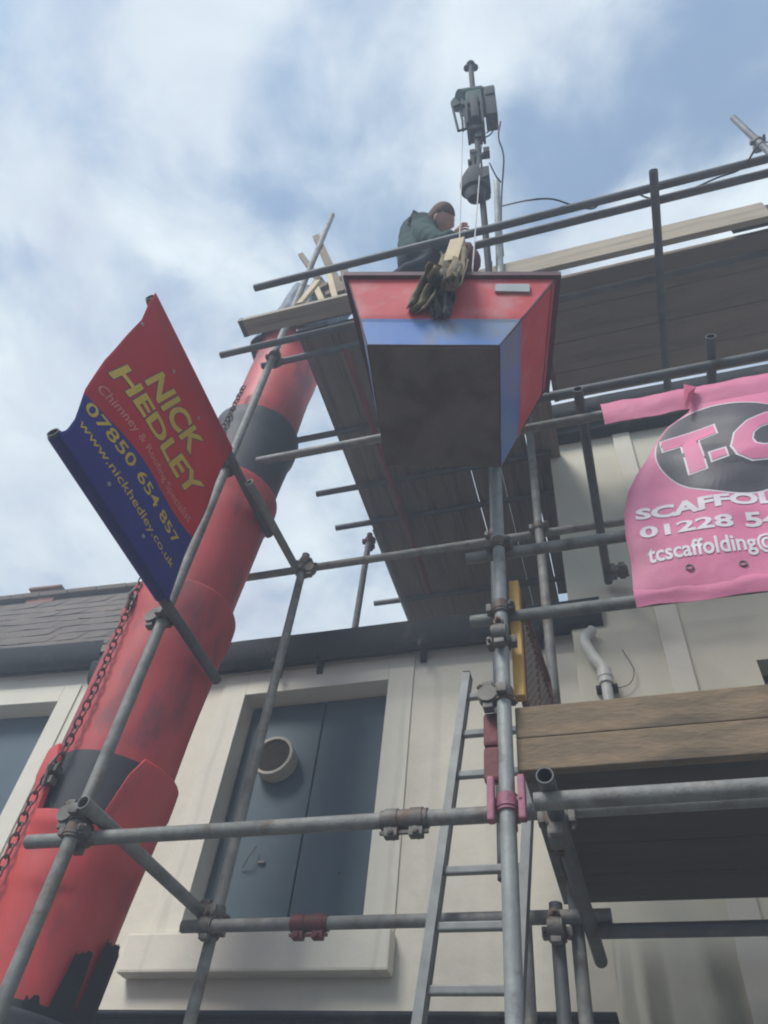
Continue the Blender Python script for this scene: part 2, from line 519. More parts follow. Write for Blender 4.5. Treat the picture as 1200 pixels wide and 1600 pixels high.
def wall_with_holes(x0, x1, z0, z1, y0, y1, holes):
    bm = bmesh.new()
    xs = sorted({x0, x1, *[h[0] for h in holes], *[h[1] for h in holes]})
    zs = sorted({z0, z1, *[h[2] for h in holes], *[h[3] for h in holes]})

    def solid(i, j):
        if i < 0 or j < 0 or i >= len(xs)-1 or j >= len(zs)-1:
            return False
        cx, cz = (xs[i]+xs[i+1])/2, (zs[j]+zs[j+1])/2
        return not any(h[0] < cx < h[1] and h[2] < cz < h[3] for h in holes)
    V = {}

    def v(i, j, y):
        k = (i, j, y)
        if k not in V:
            V[k] = bm.verts.new((xs[i], y, zs[j]))
        return V[k]
    for i in range(len(xs)-1):
        for j in range(len(zs)-1):
            if not solid(i, j):
                continue
            bm.faces.new((v(i, j, y0), v(i+1, j, y0), v(i+1, j+1, y0), v(i, j+1, y0)))
            bm.faces.new((v(i, j, y1), v(i, j+1, y1), v(i+1, j+1, y1), v(i+1, j, y1)))
            if not solid(i-1, j): bm.faces.new((v(i, j, y0), v(i, j+1, y0), v(i, j+1, y1), v(i, j, y1)))
            if not solid(i+1, j): bm.faces.new((v(i+1, j, y0), v(i+1, j, y1), v(i+1, j+1, y1), v(i+1, j+1, y0)))
            if not solid(i, j-1): bm.faces.new((v(i, j, y0), v(i, j, y1), v(i+1, j, y1), v(i+1, j, y0)))
            if not solid(i, j+1): bm.faces.new((v(i, j+1, y0), v(i+1, j+1, y0), v(i+1, j+1, y1), v(i, j+1, y1)))
    bmesh.ops.recalc_face_normals(bm, faces=bm.faces)
    return bm


def slate_roof(x0, x1, y0, z0, y1, z1, course=.22):
    bm = bmesh.new()
    d = Vector((0, y1-y0, z1-z0)); Ln = d.length; d.normalize()
    nrm = Vector((0, -d.z, d.y))
    n = int(Ln/course)
    base = Vector((0, y0, z0))
    a = base; b = base+d*Ln
    vs = [bm.verts.new(v) for v in ((x0, a.y, a.z), (x1, a.y, a.z), (x1, b.y, b.z), (x0, b.y, b.z))]
    bm.faces.new(vs)
    rnd = random.Random(3)
    for r_ in range(n):
        wdt = .26
        off = (r_ % 2)*wdt/2
        x = x0-off
        while x < x1:
            xa, xb = max(x+.003, x0), min(x+wdt-.003, x1)
            if xb > xa+.01:
                t = .002+rnd.random()*.006
                p = base+d*(r_*course-.01) + nrm*(.012+t)
                q = base+d*((r_+1)*course+.06)+nrm*(.010)
                w_ = rnd.uniform(-.009, .009)
                f = [bm.verts.new(v) for v in ((xa, p.y, p.z+w_), (xb, p.y, p.z-w_), (xb, q.y, q.z), (xa, q.y, q.z))]
                bm.faces.new(f)
                g = [bm.verts.new(Vector(v)-nrm*.009) for v in ((xa, p.y, p.z+w_), (xb, p.y, p.z-w_))]
                bm.faces.new((g[0], g[1], f[1], f[0]))
            x += wdt
    return bm


FY = 3.5   # face of the low house
JX = -3.38
# --- middle house
H1 = thing('house', 'low off-white rendered house with a blue-grey shuttered opening behind the scaffold', 'house', (-1.5, FY, 0))
WX0, WX1, WZ0, WZ1 = -2.205, -1.262, 3.01, 4.44
part('wall', wall_with_holes(JX, -.16, .12, 4.74, FY, FY+.35, [(WX0, WX1, WZ0, WZ1), (-2.9, -1.9, .12, 2.2), (-1.5, -.5, .7, 2.2)]), M['render_white'], H1)
# raised surround round the opening
bm = bmesh.new()
bx(bm, (WX1, FY-.012, WZ0-.001), (-1.108, FY-.001, 4.60), .003)
bx(bm, (-2.37, FY-.012, WZ0-.001), (WX0, FY-.001, 4.60), .003)
bx(bm, (WX0+.001, FY-.0125, WZ1), (WX1-.001, FY-.001, 4.599), .003)
part('window_surround', bm, M['render_band'], H1)
bm = bmesh.new(); bx(bm, (-2.43, FY-.095, 2.825), (-1.095, FY-.001, 3.0), .012)
sill = part('window_sill', bm, M['render_band'], H1)
# moulding below and cornice strip
bm = bmesh.new()
bx(bm, (JX+.01, FY-.06, 2.60), (-.17, FY-.001, 2.655), .006)
bx(bm, (JX+.01, FY-.10, 2.655), (-.17, FY-.001, 2.672), .004)
part('shop_cornice', bm, M['gutter'], H1, label='dark strip under the sill')
# shutters: two leaves
SY = FY+.13
sh = bmesh.new(); bx(sh, (WX0+.003, SY+.045, WZ0+.003), (WX1-.003, SY+.07, WZ1-.003))
part('shutter_backing', sh, M['shutter'], H1)
mid = -1.705
leafs = []
for a, b, nm in ((WX0+.006, mid-.004, 0), (mid+.004, WX1-.006, 1)):
    bm = bmesh.new()
    nb = 1
    for k in range(nb):
        xa = a+(b-a)*k/nb; xb = a+(b-a)*(k+1)/nb
        bx(bm, (xa+.0008, SY, WZ0+.008), (xb-.0008, SY+.04, WZ1-.008), .003)
    leafs.append(part('shutter', bm, M['shutter'], H1))
# round vent cowl on the left leaf
cc = atY(428, 1183, SY-.075)
cowl = bmesh.new()
seg = 40
ro, ri, dp = .125, .106, .10
rr = []
for (rad, y) in ((ro*.97, SY-.002), (ro*.97, SY-.03), (ro*1.0, SY-.05), (ro, SY-dp+.006), (ro*.985, SY-dp), (ri*1.01, SY-dp), (ri, SY-dp+.006), (ri, SY-dp+.018)):
    rr.append([cowl.verts.new((cc.x+rad*math.cos(2*PI*i/seg), y, cc.z+rad*math.sin(2*PI*i/seg))) for i in range(seg)])
for A, B in zip(rr, rr[1:]):
    for i in range(seg):
        j = (i+1) % seg
        cowl.faces.new((A[i], A[j], B[j], B[i]))
cowl.faces.new(rr[-1]).material_index = 1
bmesh.ops.recalc_face_normals(cowl, faces=cowl.faces)
cw = part('vent_cowl', cowl, [M['cowl'], M['mesh_dark']], H1, smooth=True, label='round beige vent cowl with a mesh face')
bm = bmesh.new()
for k in range(-9, 10):
    o_ = k*.0112
    h = math.sqrt(max(0, ri**2-o_**2))
    if h > .01:
        pathbm(bm, [(cc.x+o_, SY-dp+.012, cc.z-h), (cc.x+o_, SY-dp+.012, cc.z+h)], .0016, 5)
        pathbm(bm, [(cc.x-h, SY-dp+.009, cc.z+o_), (cc.x+h, SY-dp+.009, cc.z+o_)], .0016, 5)
part('vent_mesh', bm, M['mesh_dark'], cw)
# hook / latch
bm = bmesh.new()
hp = atY(378, 1358, SY-.01); hq = atY(400, 1322, SY-.03)
pathbm(bm, spline([hp, (hp+hq)/2+Vector((.012, -.03, -.01)), hq], 6), .004, 6)
hr = atY(408, 1347, SY-.012)
bx(bm, hr-Vector((.02, .004, .006)), hr+Vector((.02, .012, .006)), .002)
part('latch', bm, M['galv'], H1)
bm = bmesh.new()
hb = atY(530, 1364, SY-.004); tubebm(bm, hb, hb+Vector((0, .012, 0)), .008, hollow=False, seg=12)
part('bolt', bm, M['hoist_dark'], H1)
# ground floor door and shop window (out of the picture, below it)
bm = bmesh.new(); bx(bm, (-2.9, FY+.12, .12), (-1.9, FY+.17, 2.2)); part('door', bm, M['shutter'], H1)
bm = bmesh.new(); bx(bm, (-1.5, FY+.12, .7), (-.5, FY+.15, 2.2)); part('window', bm, M['shutter'], H1)
# eaves & gutter
part('gutter', gutter_bm(JX, .02, FY-.02, 4.600, 4.765, .13), M['gutter'], H1, smooth=True)
bm = bmesh.new()
bx(bm, (JX, FY-.019, 4.744), (-.17, FY+.30, 4.768))
bx(bm, (JX, FY-.008, 4.635), (-.17, FY-.001, 4.743))
part('fascia', bm, M['gutter'], H1)
rnd = random.Random(5)
for xx in (-2.75, -2.0, -1.72, -1.05, -.35):
    bm = bmesh.new()
    z = 4.61
    bx(bm, (xx-.012, FY-.13, z-.03), (xx+.012, FY-.01, z+.012), .002)
    bx(bm, (xx-.02, FY-.025, z-.07), (xx+.02, FY-.009, z+.03), .003)
    part('gutter_bracket', bm, M['gutter'], H1)
bm = slate_roof(JX, -.17, FY+.02, 4.77, FY+3.6, 4.77+3.58*.50)
bm2 = bmesh.new()
part('roof', bm, M['slate'], H1)
# low debris along the gutter
for xx in (-2.28, -1.62, -.9, -.62, -.55):
    bm = bmesh.new()
    p = Vector((xx, FY-.08, 4.78)); h = rnd.uniform(.02, .06)
    pathbm(bm, [p, p+Vector((rnd.uniform(-.02, .02), 0, h))], [.010, .003], 6)
    part('moss_tuft', bm, M['gutter'], H1)
# gable/back walls so the house is closed
bm = bmesh.new()
bx(bm, (JX, FY+.36, .12), (JX+.2, FY+6.5, 4.74)); bx(bm, (JX+.21, FY+6.3, .12), (-.16, FY+6.5, 4.74))
part('back_wall', bm, M['render_white'], H1)

# --- neighbouring house to the left
RZ0 = 6.66
H0 = thing('house', 'left neighbouring cream house with a steep slate roof above its dark gutter', 'house', (-6, FY, 0))
ex = -3.64
part('wall', wall_with_holes(-12, JX-.001, .12, 4.90, FY+.002, FY+.35, [(-4.75, ex, 3.0, 4.55), (-7.6, -6.5, 3.0, 4.55), (-5.2, -4.1, .8, 2.2)]), M['render_white'], H0)
for k, x0 in enumerate((-4.75, -7.6)):
    x1 = x0+(ex+4.75) if k == 0 else -6.5
    bm = bmesh.new()
    c = (x0+x1)/2
    for a, b in ((x0+.005, c-.004), (c+.004, x1-.005)):
        bx(bm, (a, FY+.14, 3.005), (b, FY+.18, 4.545), .003)
    wnd = part('shutter', bm, M['shutter'], H0)
    bm = bmesh.new()
    bx(bm, (x1, FY-.010, 2.99), (x1+.13, FY+.001, 4.68), .003)
    bx(bm, (x0-.13, FY-.010, 2.99), (x0, FY+.001, 4.68), .003)
    bx(bm, (x0+.001, FY-.0105, 4.55), (x1-.001, FY+.001, 4.679), .003)
    part('window_surround', bm, M['render_band'], H0)
    bm = bmesh.new(); bx(bm, (x0-.2, FY-.09, 2.82), (x1+.2, FY+.001, 2.985), .01)
    part('window_sill', bm, M['render_band'], H0)
bm = bmesh.new(); bx(bm, (-5.2, FY+.14, .8), (-4.1, FY+.17, 2.2)); part('window', bm, M['shutter'], H0)
part('gutter', gutter_bm(-12, JX-.002, FY-.02, 4.79, 4.955, .13), M['gutter'], H0, smooth=True)
part('roof', slate_roof(-12, JX-.01, FY-.03, 4.93, FY+1.0, RZ0, .21), M['slate'], H0)
bm = bmesh.new()
bx(bm, (-12, FY-.014, 4.81), (JX-.002, FY-.001, 4.93)); part('fascia', bm, M['gutter'], H0)
rz = RZ0; ry = FY+1.0
bm = bmesh.new()
for k in range(26):
    bx(bm, (-12+k*.331, ry-.09, rz-.01+rnd.uniform(-.006, .006)), (-12+k*.331+.326, ry+.09, rz+.05+rnd.uniform(-.006, .006)), .012)
part('ridge_tile', bm, M['slate'], H0)
bm = bmesh.new()
bx(bm, (-12, ry-.02, .12), (JX-.01, ry+.2, rz-.02)); part('back_wall', bm, M['render_white'], H0)
cp = atY(92, 938, ry)
bm = bmesh.new()
bx(bm, (cp.x-.16, ry-.06, rz-.3), (cp.x+.16, ry+.12, rz+.10), .01); bx(bm, (cp.x-.19, ry-.09, rz+.10), (cp.x+.19, ry+.15, rz+.13), .006)
part('chimney', bm, M['brick'], H0)

piv = Vector((JX, FY, 0)); rot = Matrix.Rotation(R(3.2), 3, 'Z')
H0.location = piv+rot @ (Vector(H0.location)-piv); H0.rotation_euler = (0, 0, R(3.2))

# --- tall building on the right
TY = 3.42
TX = -.158
H2 = thing('building', 'tall cream rendered building with flat pilasters behind the pink banner', 'building', (2, TY, 0))
NX0 = atY(1182, 1032, TY).x
nz1 = atY(1185, 1031, TY).z
part('wall', wall_with_holes(TX, 9.0, .12, 6.42, TY, TY+.35, [(NX0, NX0+.9, nz1-1.3, nz1), (NX0+2.2, NX0+3.1, nz1-1.3, nz1), (.6, 2.4, .12, 2.3)]), M['render_tall'], H2)
for hx in (NX0, NX0+2.2):
    bm = bmesh.new()
    bx(bm, (hx+.003, TY+.13, nz1-1.297), (hx+.045, TY+.18, nz1-.003), .004); bx(bm, (hx+.855, TY+.13, nz1-1.297), (hx+.897, TY+.18, nz1-.003), .004)
    bx(bm, (hx+.046, TY+.132, nz1-.045), (hx+.854, TY+.178, nz1-.003), .004); bx(bm, (hx+.046, TY+.132, nz1-1.297), (hx+.854, TY+.178, nz1-1.25), .004)
    bx(bm, (hx+.046, TY+.131, nz1-.67), (hx+.854, TY+.177, nz1-.63), .004)
    wf = part('window', bm, M['old_timber'], H2)
    bm = bmesh.new(); bx(bm, (hx+.03, TY+.15, nz1-1.28), (hx+.87, TY+.155, nz1-.02)); part('pane', bm, M['hoist_dark'], wf)
bm = bmesh.new(); bx(bm, (.6, TY+.14, .12), (2.4, TY+.18, 2.3)); part('shop_front', bm, M['shutter'], H2)
for (xa, xb) in ((.305, .425), (2.3, 2.45), (4.3, 4.45)):
    bm = bmesh.new(); bx(bm, (xa, TY-.028, .12), (xb, TY-.001, 6.40), .006)
    part('pilaster', bm, M['render_band'], H2)
bm = bmesh.new()
bx(bm, (TX-.02, TY-.10, 6.421), (9.0, TY+.36, 6.55), .01)
part('eaves_board', bm, M['gutter'], H2)
part('gutter', gutter_bm(TX-.05, 9.0, TY-.10, 6.51, 6.648, .12), M['gutter'], H2, smooth=True)
bm = slate_roof(TX, 9.0, TY-.1, 6.5, TY+4.5, 6.5+4.6*.6)
part('roof', bm, M['slate'], H2)
bm = bmesh.new(); bx(bm, (TX, TY+.36, .12), (TX+.3, TY+9, 6.42)); bx(bm, (TX+.31, TY+8.7, .12), (9.0, TY+9, 6.42))
part('side_wall', bm, M['render_tall'], H2)
# damp streaks below the low deck, part of the wall's paint
def add_streaks(mt, spots, ztop, zsoft, col):
    nn = mt.node_tree.nodes; ll = mt.node_tree.links
    b = nn['Principled BSDF']
    src = b.inputs['Base Color'].links[0].from_socket
    t = nn.new('ShaderNodeTexCoord'); sp = nn.new('ShaderNodeSeparateXYZ'); ll.new(t.outputs['Object'], sp.inputs[0])
    nz = nn.new('ShaderNodeTexNoise'); nz.inputs['Scale'].default_value = 9; nz.inputs['Detail'].default_value = 8
    mp = nn.new('ShaderNodeMapping'); mp.inputs['Scale'].default_value = (1, 1, .22)
    ll.new(t.outputs['Object'], mp.inputs[0]); ll.new(mp.outputs[0], nz.inputs['Vector'])

    def ma(op, a, b_=None, c=None):
        n_ = nn.new('ShaderNodeMath'); n_.operation = op
        for i, v in enumerate((a, b_, c)):
            if v is None: continue
            if isinstance(v, (int, float)): n_.inputs[i].default_value = v
            else: ll.new(v, n_.inputs[i])
        return n_.outputs[0]
    xw = ma('ADD', sp.outputs[0], ma('MULTIPLY', ma('SUBTRACT', nz.outputs['Fac'], .5), .10))
    tot = None
    for (xc, hw, st_) in spots:
        d_ = ma('ABSOLUTE', ma('SUBTRACT', xw, xc))
        m_ = nn.new('ShaderNodeMapRange'); m_.interpolation_type = 'SMOOTHSTEP'
        m_.inputs['From Min'].default_value = hw*1.5; m_.inputs['From Max'].default_value = hw*.4
        m_.inputs['To Max'].default_value = st_
        ll.new(d_, m_.inputs['Value'])
        tot = m_.outputs[0] if tot is None else ma('MAXIMUM', tot, m_.outputs[0])
    zm = nn.new('ShaderNodeMapRange'); zm.interpolation_type = 'SMOOTHSTEP'
    zm.inputs['From Min'].default_value = ztop; zm.inputs['From Max'].default_value = ztop-zsoft
    ll.new(sp.outputs[2], zm.inputs['Value'])
    fac = ma('MULTIPLY', ma('MULTIPLY', tot, zm.outputs[0]), ma('MULTIPLY_ADD', nz.outputs['Fac'], 1.3, .2))
    mx = nn.new('ShaderNodeMix'); mx.data_type = 'RGBA'; mx.clamp_factor = True
    ll.new(fac, mx.inputs[0]); ll.new(src, mx.inputs[6]); mx.inputs[7].default_value = (*col, 1)
    ll.new(mx.outputs[2], b.inputs['Base Color'])


add_streaks(M['render_tall'], [(atY(1018, 1500, TY).x-2, .035, .75), (atY(1122, 1490, TY).x-2, .06, .9), (atY(960, 1500, TY).x-2, .012, .6), (-2+TX+.05, .02, .4)], 3.0, .25, (.16, .155, .125))
add_streaks(M['render_white'], [(-.95+1.5, .03, .22), (-.62+1.5, .05, .2), (-2.6+1.5, .04, .2)], 4.6, .3, (.34, .32, .27))
add_streaks(M['render_band'], [(-1.15+1.5, .015, .25), (-2.3+1.5, .02, .2)], 4.6, .5, (.36, .34, .29))
# white waste pipe
DP = thing('downpipe', 'white plastic swan-neck pipe coming out under the end of the black gutter', 'pipe', atY(950, 1090, TY-.06))
pts = spline([atY(925, 985, TY-.03), atY(913, 1000, TY-.07), atY(928, 1027, TY-.07), atY(943, 1045, TY-.07), atY(947, 1065, TY-.07)], 6)
bm = pathbm(bmesh.new(), pts, .030, 16); part('bend', bm, M['pvc'], DP, smooth=True)
p = atY(946, 1060, TY-.07)
bm = bmesh.new(); pathbm(bm, [p, Vector((p.x, p.y, 3.30)), Vector((p.x, p.y+.02, 3.26)), Vector((p.x, TY+.01, 3.25))], .027, 16); part('pipe', bm, M['pvc'], DP, smooth=True)
bm = bmesh.new()
tubebm(bm, p+Vector((0, 0, .055)), p-Vector((0, 0, .035)), .037, hollow=False); tubebm(bm, p+Vector((0, 0, .02)), p+Vector((0, 0, .0)), .041, hollow=False)
part('collar', bm, M['pvc'], DP, smooth=True)
bm = bmesh.new()
bx(bm, p+Vector((-.055, .01, -.05)), p+Vector((.055, .068, -.03)), .003); part('bracket', bm, M['hoist_dark'], DP)
bm = bmesh.new()
a = atY(955, 1010, TY-.02)
loop = spline([atY(972, 1015, TY-.02), atY(990, 1045, TY-.03), atY(984, 1068, TY-.03), atY(958, 1077, TY-.04)], 8)
pathbm(bm, loop, .0022, 5)
tag(obj('loose_wire', bm, M['cable']), 'thin dark loop of wire on the wall beside the white pipe', 'wire')

# ============================================================ scaffold
SCF = thing('scaffold', 'grey steel tube scaffold covering both houses', 'scaffold', (-.3, 2.5, .12))
G, GD, GL = M['galv'], M['galv_dark'], M['galv_light']


def tube(name, p0, p1, mt=G, label=None, r=.02415):
    bm = bmesh.new(); tubebm(bm, p0, p1, r, seg=24)
    return part(name, bm, mt, SCF, smooth=True, label=label)


FYs = 2.10   # front standards
FYl = 2.152  # front ledgers hang behind them
BYs = 2.90
S1x, S2x, S3x = -1.845, -.345, -1.68
# standards
tube('standard', (S1x, FYs, .12), (S1x, FYs, 9.0), G)
tube('standard', (S2x, FYs, .12), (S2x, FYs, 3.55), GL)
tube('standard', (S2x, FYs, 3.553), (S2x, FYs, 6.9), GL)
tube('standard', (S3x, BYs, .12), (S3x, BYs, 5.0), G)
tube('standard', (-.50, BYs, 2.95), (-.50, BYs, 6.3), GD)
tube('standard', (-.245, BYs, 2.2), (-.245, BYs, 6.3), G)
tube('standard', (-.31, 2.86, .12), (-.31, 2.86, 2.84), GD)
p = atY(824, 1500, 3.05); tube('standard', (p.x, 3.05, .12), (p.x, 3.05, 2.9), G)
p = atZ(578, 835, 6.2); tube('puncheon', (p.x, p.y, 4.95+.5*(p.y-FY)), (p.x, p.y, 6.2), G)
p = atY(1178, 215, 2.1); q = atY(1153, 182, 2.1)
tube('standard', (p.x, 2.1, .12), (p.x, 2.1, q.z), GD)
# front ledgers
tube('ledger', (-2.07, FYl, 2.80), (-.63, FYl, 2.80), G)
tube('ledger', (-.627, FYl, 2.80), (2.4, FYl, 2.80), G)
a = atY(835, 1253, 1.93); b = atY(1195, 1228, 1.93)
tube('ledger', (a.x, 1.93, a.z), (3.0, 1.93, a.z), G)
tube('ledger', (-1.70, FYl, 4.99), (-.86, FYl, 4.99), G)
tube('ledger', (-.49, FYl, 3.94), (2.9, FYl, 3.94), G)
tube('ledger', (-.47, FYl, 3.585), (2.9, FYl, 3.585), G)
tube('ledger', (-.46, FYl, 4.82), (2.9, FYl, 4.82), G)
tube('ledger', (-.40, FYl, 5.08), (2.9, FYl, 5.08), GD)
tube('ledger', (-1.95, FYl, 6.185), (2.9, FYl, 6.185), GD)
# back ledgers
tube('ledger', (-2.15, BYs+.05, 4.93), (.62, BYs+.05, 4.93), G)
tube('ledger', (-1.79, BYs-.05, 2.79), (-.12, BYs-.05, 2.79), G)
tube('ledger', (-.2, BYs-.05, 2.74), (3.0, BYs-.05, 2.74), GD)
# transoms running towards the wall
tube('transom', (S1x+.055, 2.02, 2.86), (S3x-.06, 3.0, 2.86), G)
tube('transom', (-.205, 1.87, 2.745), (-.19, 3.12, 2.745), GD)
tube('transom', (.078, 2.03, 4.9), (.09, 3.38, 4.9), GD)
tube('transom', (.675, 1.50, 6.13), (.675, 2.96, 6.13), GD)
p = atY(1107, 540, 2.1); tube('transom', (p.x, 2.02, 5.13), (p.x, 2.85, 5.13), GD)
# deck bearers sticking out on the left
for (x, y, xe) in ((345, 555, -1.2), (455, 690, -.14), (495, 772, -.14), (525, 825, -.14), (585, 943, -.14)):
    p = atZ(x, y, 6.24)
    tube('bearer', (p.x, p.y, 6.24), (xe, p.y, 6.24), GD)
p = atZ(592, 842, 6.18); q = atZ(640, 960, 6.18)
tube('edge_tube', (p.x, p.y-.1, 6.18), (p.x, q.y+.3, 6.18), GL)
p = atZ(574, 640, 6.18); q = atZ(672, 925, 6.18)
tube('edge_tube', (p.x, p.y-.5, 6.18), (q.x, q.y, 6.18), M['red_tube'], label='red painted tube under the high deck')
# outrigger rails in front of the high deck
ra = atZ(398, 450, 6.185); rb = atZ(1190, 238, 6.185)
tube('guard_rail', (ra.x, ra.y, 6.185), (2.6, ra.y, 6.185), GD)
p = atZ(1000, 320, 6.185)
tube('guard_rail', (-.36, p.y, 6.185), (2.6, p.y, 6.185), GD)
RAILY = ra.y
# banner poles, standing out from the front
BX = S1x+.052
tp0 = atX(234, 464, BX); tp1 = atX(436, 828, BX)
TPZ = tp0.z
tube('banner_pole', (BX, tp0.y, TPZ), (BX, 2.62, TPZ), GD)
tube('banner_pole', (BX+.05, 2.2, TPZ-.03), (S3x-.03, 2.97, 4.87), G)
bp0 = atX(80, 678, BX); bp1 = atX(340, 1060, BX)
BPZ = (bp0.z+bp1.z)/2
tube('banner_pole', (BX, bp0.y, BPZ), (BX, bp1.y, BPZ), GD)


def coupler_mesh(kind='cross'):
    bm = bmesh.new()
    # clip round tube A (along Z), centre origin; clip round tube B (along X) at y = +.052
    def clip(c, ax, off):
        c = Vector(c)
        e = {'z': Vector((0, 0, .026)), 'x': Vector((.026, 0, 0))}[ax]
        tubebm(bm, c-e, c+e, .0315, hollow=False, seg=18)
        tubebm(bm, c-e*.62, c+e*.62, .0345, hollow=False, seg=18)
        s = Vector((.043, 0, 0)) if ax == 'z' else Vector((0, 0, .043))
        for sg in (1, -1):
            q = c+s*sg
            hx = Vector((.010, .017, .018)) if ax == 'z' else Vector((.018, .017, .010))
            bx(bm, q-hx, q+hx, .003)
        q = c+s
        yb = Vector((0, .034*off, 0))
        pathbm(bm, [q-yb, q+yb*1.15], .006, 8)
        tubebm(bm, q+yb*.55, q+yb*.95, .0115, hollow=False, seg=6)
    if kind == 'cross':
        clip((0, 0, 0), 'z', -1)
        clip((0, .052, 0), 'x', 1)
        bx(bm, (-.022, .012, -.022), (.022, .040, .022), .003)
    else:   # sleeve along X
        e = Vector((.075, 0, 0))
        tubebm(bm, -e, e, .0305, hollow=False, seg=18)
        for sg in (-1, 1):
            c = Vector((.04*sg, 0, 0))
            tubebm(bm, c-Vector((.02, 0, 0)), c+Vector((.02, 0, 0)), .034, hollow=False, seg=18)
            bx(bm, (c.x-.022, -.016, -.058), (c.x+.022, .016, -.030), .003)
            pathbm(bm, [(c.x, -.03, -.046), (c.x, .03, -.046)], .006, 8)
            tubebm(bm, (c.x, -.028, -.046), (c.x, -.017, -.046), .011, hollow=False, seg=6)
        bx(bm, (-.078, -.006, -.047), (.078, .006, -.036), .002)
    return bm


protos = {}


def coupler(pos, za=(0, 0, 1), xa=(1, 0, 0), mt=None, kind='cross', name='coupler', label=None):
    mt = mt or M['coupler']
    key = (kind, mt.name)
    base = BASES[SCF.name]
    if key not in protos:
        o = obj(name, coupler_mesh(kind), mt, None, smooth=True)
        protos[key] = o
    else:
        o = protos[key].copy(); COL.objects.link(o); o.name = name
        if 'label' in o: del o['label']
    if label: o['label'] = label
    o.parent = SCF
    z = Vector(za).normalized(); x = Vector(xa).normalized()
    y = z.cross(x).normalized(); x = y.cross(z)
    mm = Matrix((x, y, z)).transposed().to_4x4()
    mm.translation = Vector(pos)-base
    o.matrix_local = mm
    return o


Zv, Xv, Yv = (0, 0, 1), (1, 0, 0), (0, 1, 0)
for (x, z) in ((S1x, 2.80), (S1x, 6.185), (S2x, 3.94), (S2x, 3.585), (S2x, 4.82), (S2x, 6.185)):
    coupler((x, FYs, z))
coupler((S2x, FYs, 2.80), mt=M['pink_coupler'], label='pink painted coupler')
coupler((S2x+.0, FYs, 3.19), za=Zv, xa=(0, 1, 0))
coupler((S1x, FYs, TPZ), xa=Yv); coupler((S1x, FYs, BPZ), xa=Yv); coupler((S1x, FYs, 2.86), xa=Yv)
coupler((S3x, BYs, 4.93)); coupler((S3x, BYs, 4.86), xa=(0, -1, 0), mt=M['coupler']); coupler((S3x, BYs, 2.79), xa=(-1, 0, 0)); coupler((S3x, BYs, 2.86), xa=(0, 1, 0))
coupler((-.245, BYs, 4.93)); coupler((-.5, BYs, 4.93)); coupler((-.31, 2.86, 2.74), xa=(-1, 0, 0)); coupler((-.245, 2.9, 3.6), xa=(-1, 0, 0))
p = atZ(578, 835, 6.2); coupler((p.x, p.y, 6.12), mt=M['red_coupler'], label='red painted coupler')
coupler((S2x, FYs, 3.42), xa=(-1, 0, 0))
coupler((-.675, FYl, 2.80), kind='sleeve', name='sleeve_coupler')
coupler((atY(483, 1452, BYs-.05).x, BYs-.05, 2.79), kind='sleeve', mt=M['red_coupler'], name='sleeve_coupler', label='red rusty sleeve coupler')
pass
coupler((atY(960, 905, 3.3).x, 3.3, 4.9), za=Yv, xa=Zv)
coupler((-.205, 2.1, 2.745), za=Yv, xa=Xv)
p = atY(1178, 215, 2.1); coupler((p.x, 2.1, q.z-.25)); coupler((p.x, 2.1, atY(1178, 215, 2.1).z-.1))
# pink board retainer clips beside the main standard
bm = bmesh.new()
for sx in (-1, 1):
    c = Vector((S2x+sx*.046, FYs-.02, 2.80))
    bx(bm, c+Vector((-.010, -.016, -.065)), c+Vector((.012, .016, .075)), .006)
part('swivel_flap', bm, M['pink_coupler'], SCF)
bm = bmesh.new()
pa = atY(764, 1215, 2.14); pb = atY(766, 1110, 2.14)
for (z0, z1) in ((2.90, 3.02), (3.025, 3.15)):
    bx(bm, (S2x-.078, 2.13, z0), (S2x-.02, 2.165, z1), .012)
part('board_end_plate', bm, M['red_coupler'], SCF, label='dull red end plate beside the main upright')

# ------------------------------------------------------------ boards
BG = 'scaffold boards'


def board(lo, hi, mt, label, group=BG, name='scaffold_board', tilt=0.0, bands=True):
    lo, hi = Vector(lo), Vector(hi)
    c = (lo+hi)/2
    o = bpy.data.objects.new(name, None); COL.objects.link(o); o.location = c
    o.empty_display_size = .1
    BASES[o.name] = c
    tag(o, label, 'board', group)
    s = hi-lo
    bm = bmesh.new()
    # subdivided along its length so it can bow a little
    ax = max(range(3), key=lambda i: s[i])
    bx(bm, lo, hi, .004)
    part('plank', bm, mt, o)
    if bands:
        for e in (0, 1):
            bm = bmesh.new()
            l2, h2 = lo.copy(), hi.copy()
            if e == 0: h2[ax] = lo[ax]+.03
            else: l2[ax] = hi[ax]-.03
            g = Vector((.0015, .0015, .0015))
            bx(bm, l2-g, h2+g)
            part('end_band', bm, M['galv_dark'], o)
    o.rotation_euler = (0, tilt, 0)
    return o


DZ = 6.27
# left deck: boards run back over the low roof
xs = [-1.655+.2255*i for i in range(7)]
yends = [5.35, 5.45, 5.2, 5.35, 5.4, 5.25, 4.85]
names_ = ['leftmost long board of the high deck, running back over the low roof',
          'second board from the open left edge of the high deck underside',
          'third board from the open left edge of the high deck underside',
          'middle board of the deck underside behind the red skip',
          'fifth board from the open left edge, with a sliver of sky beside it',
          'sixth board from the open left edge, passing behind the main upright',
          'shorter board of the high deck beside the tall wall, sky showing at its edge']
gaps = [0, 0, 0, .0, .006, 0, .004]
for i, x in enumerate(xs):
    board((x+gaps[i], 2.0+.02*(i % 3), DZ+.003*(i % 2)), (x+.2215, yends[i], DZ+.038+.003*(i % 2)), M['board_y'], names_[i])
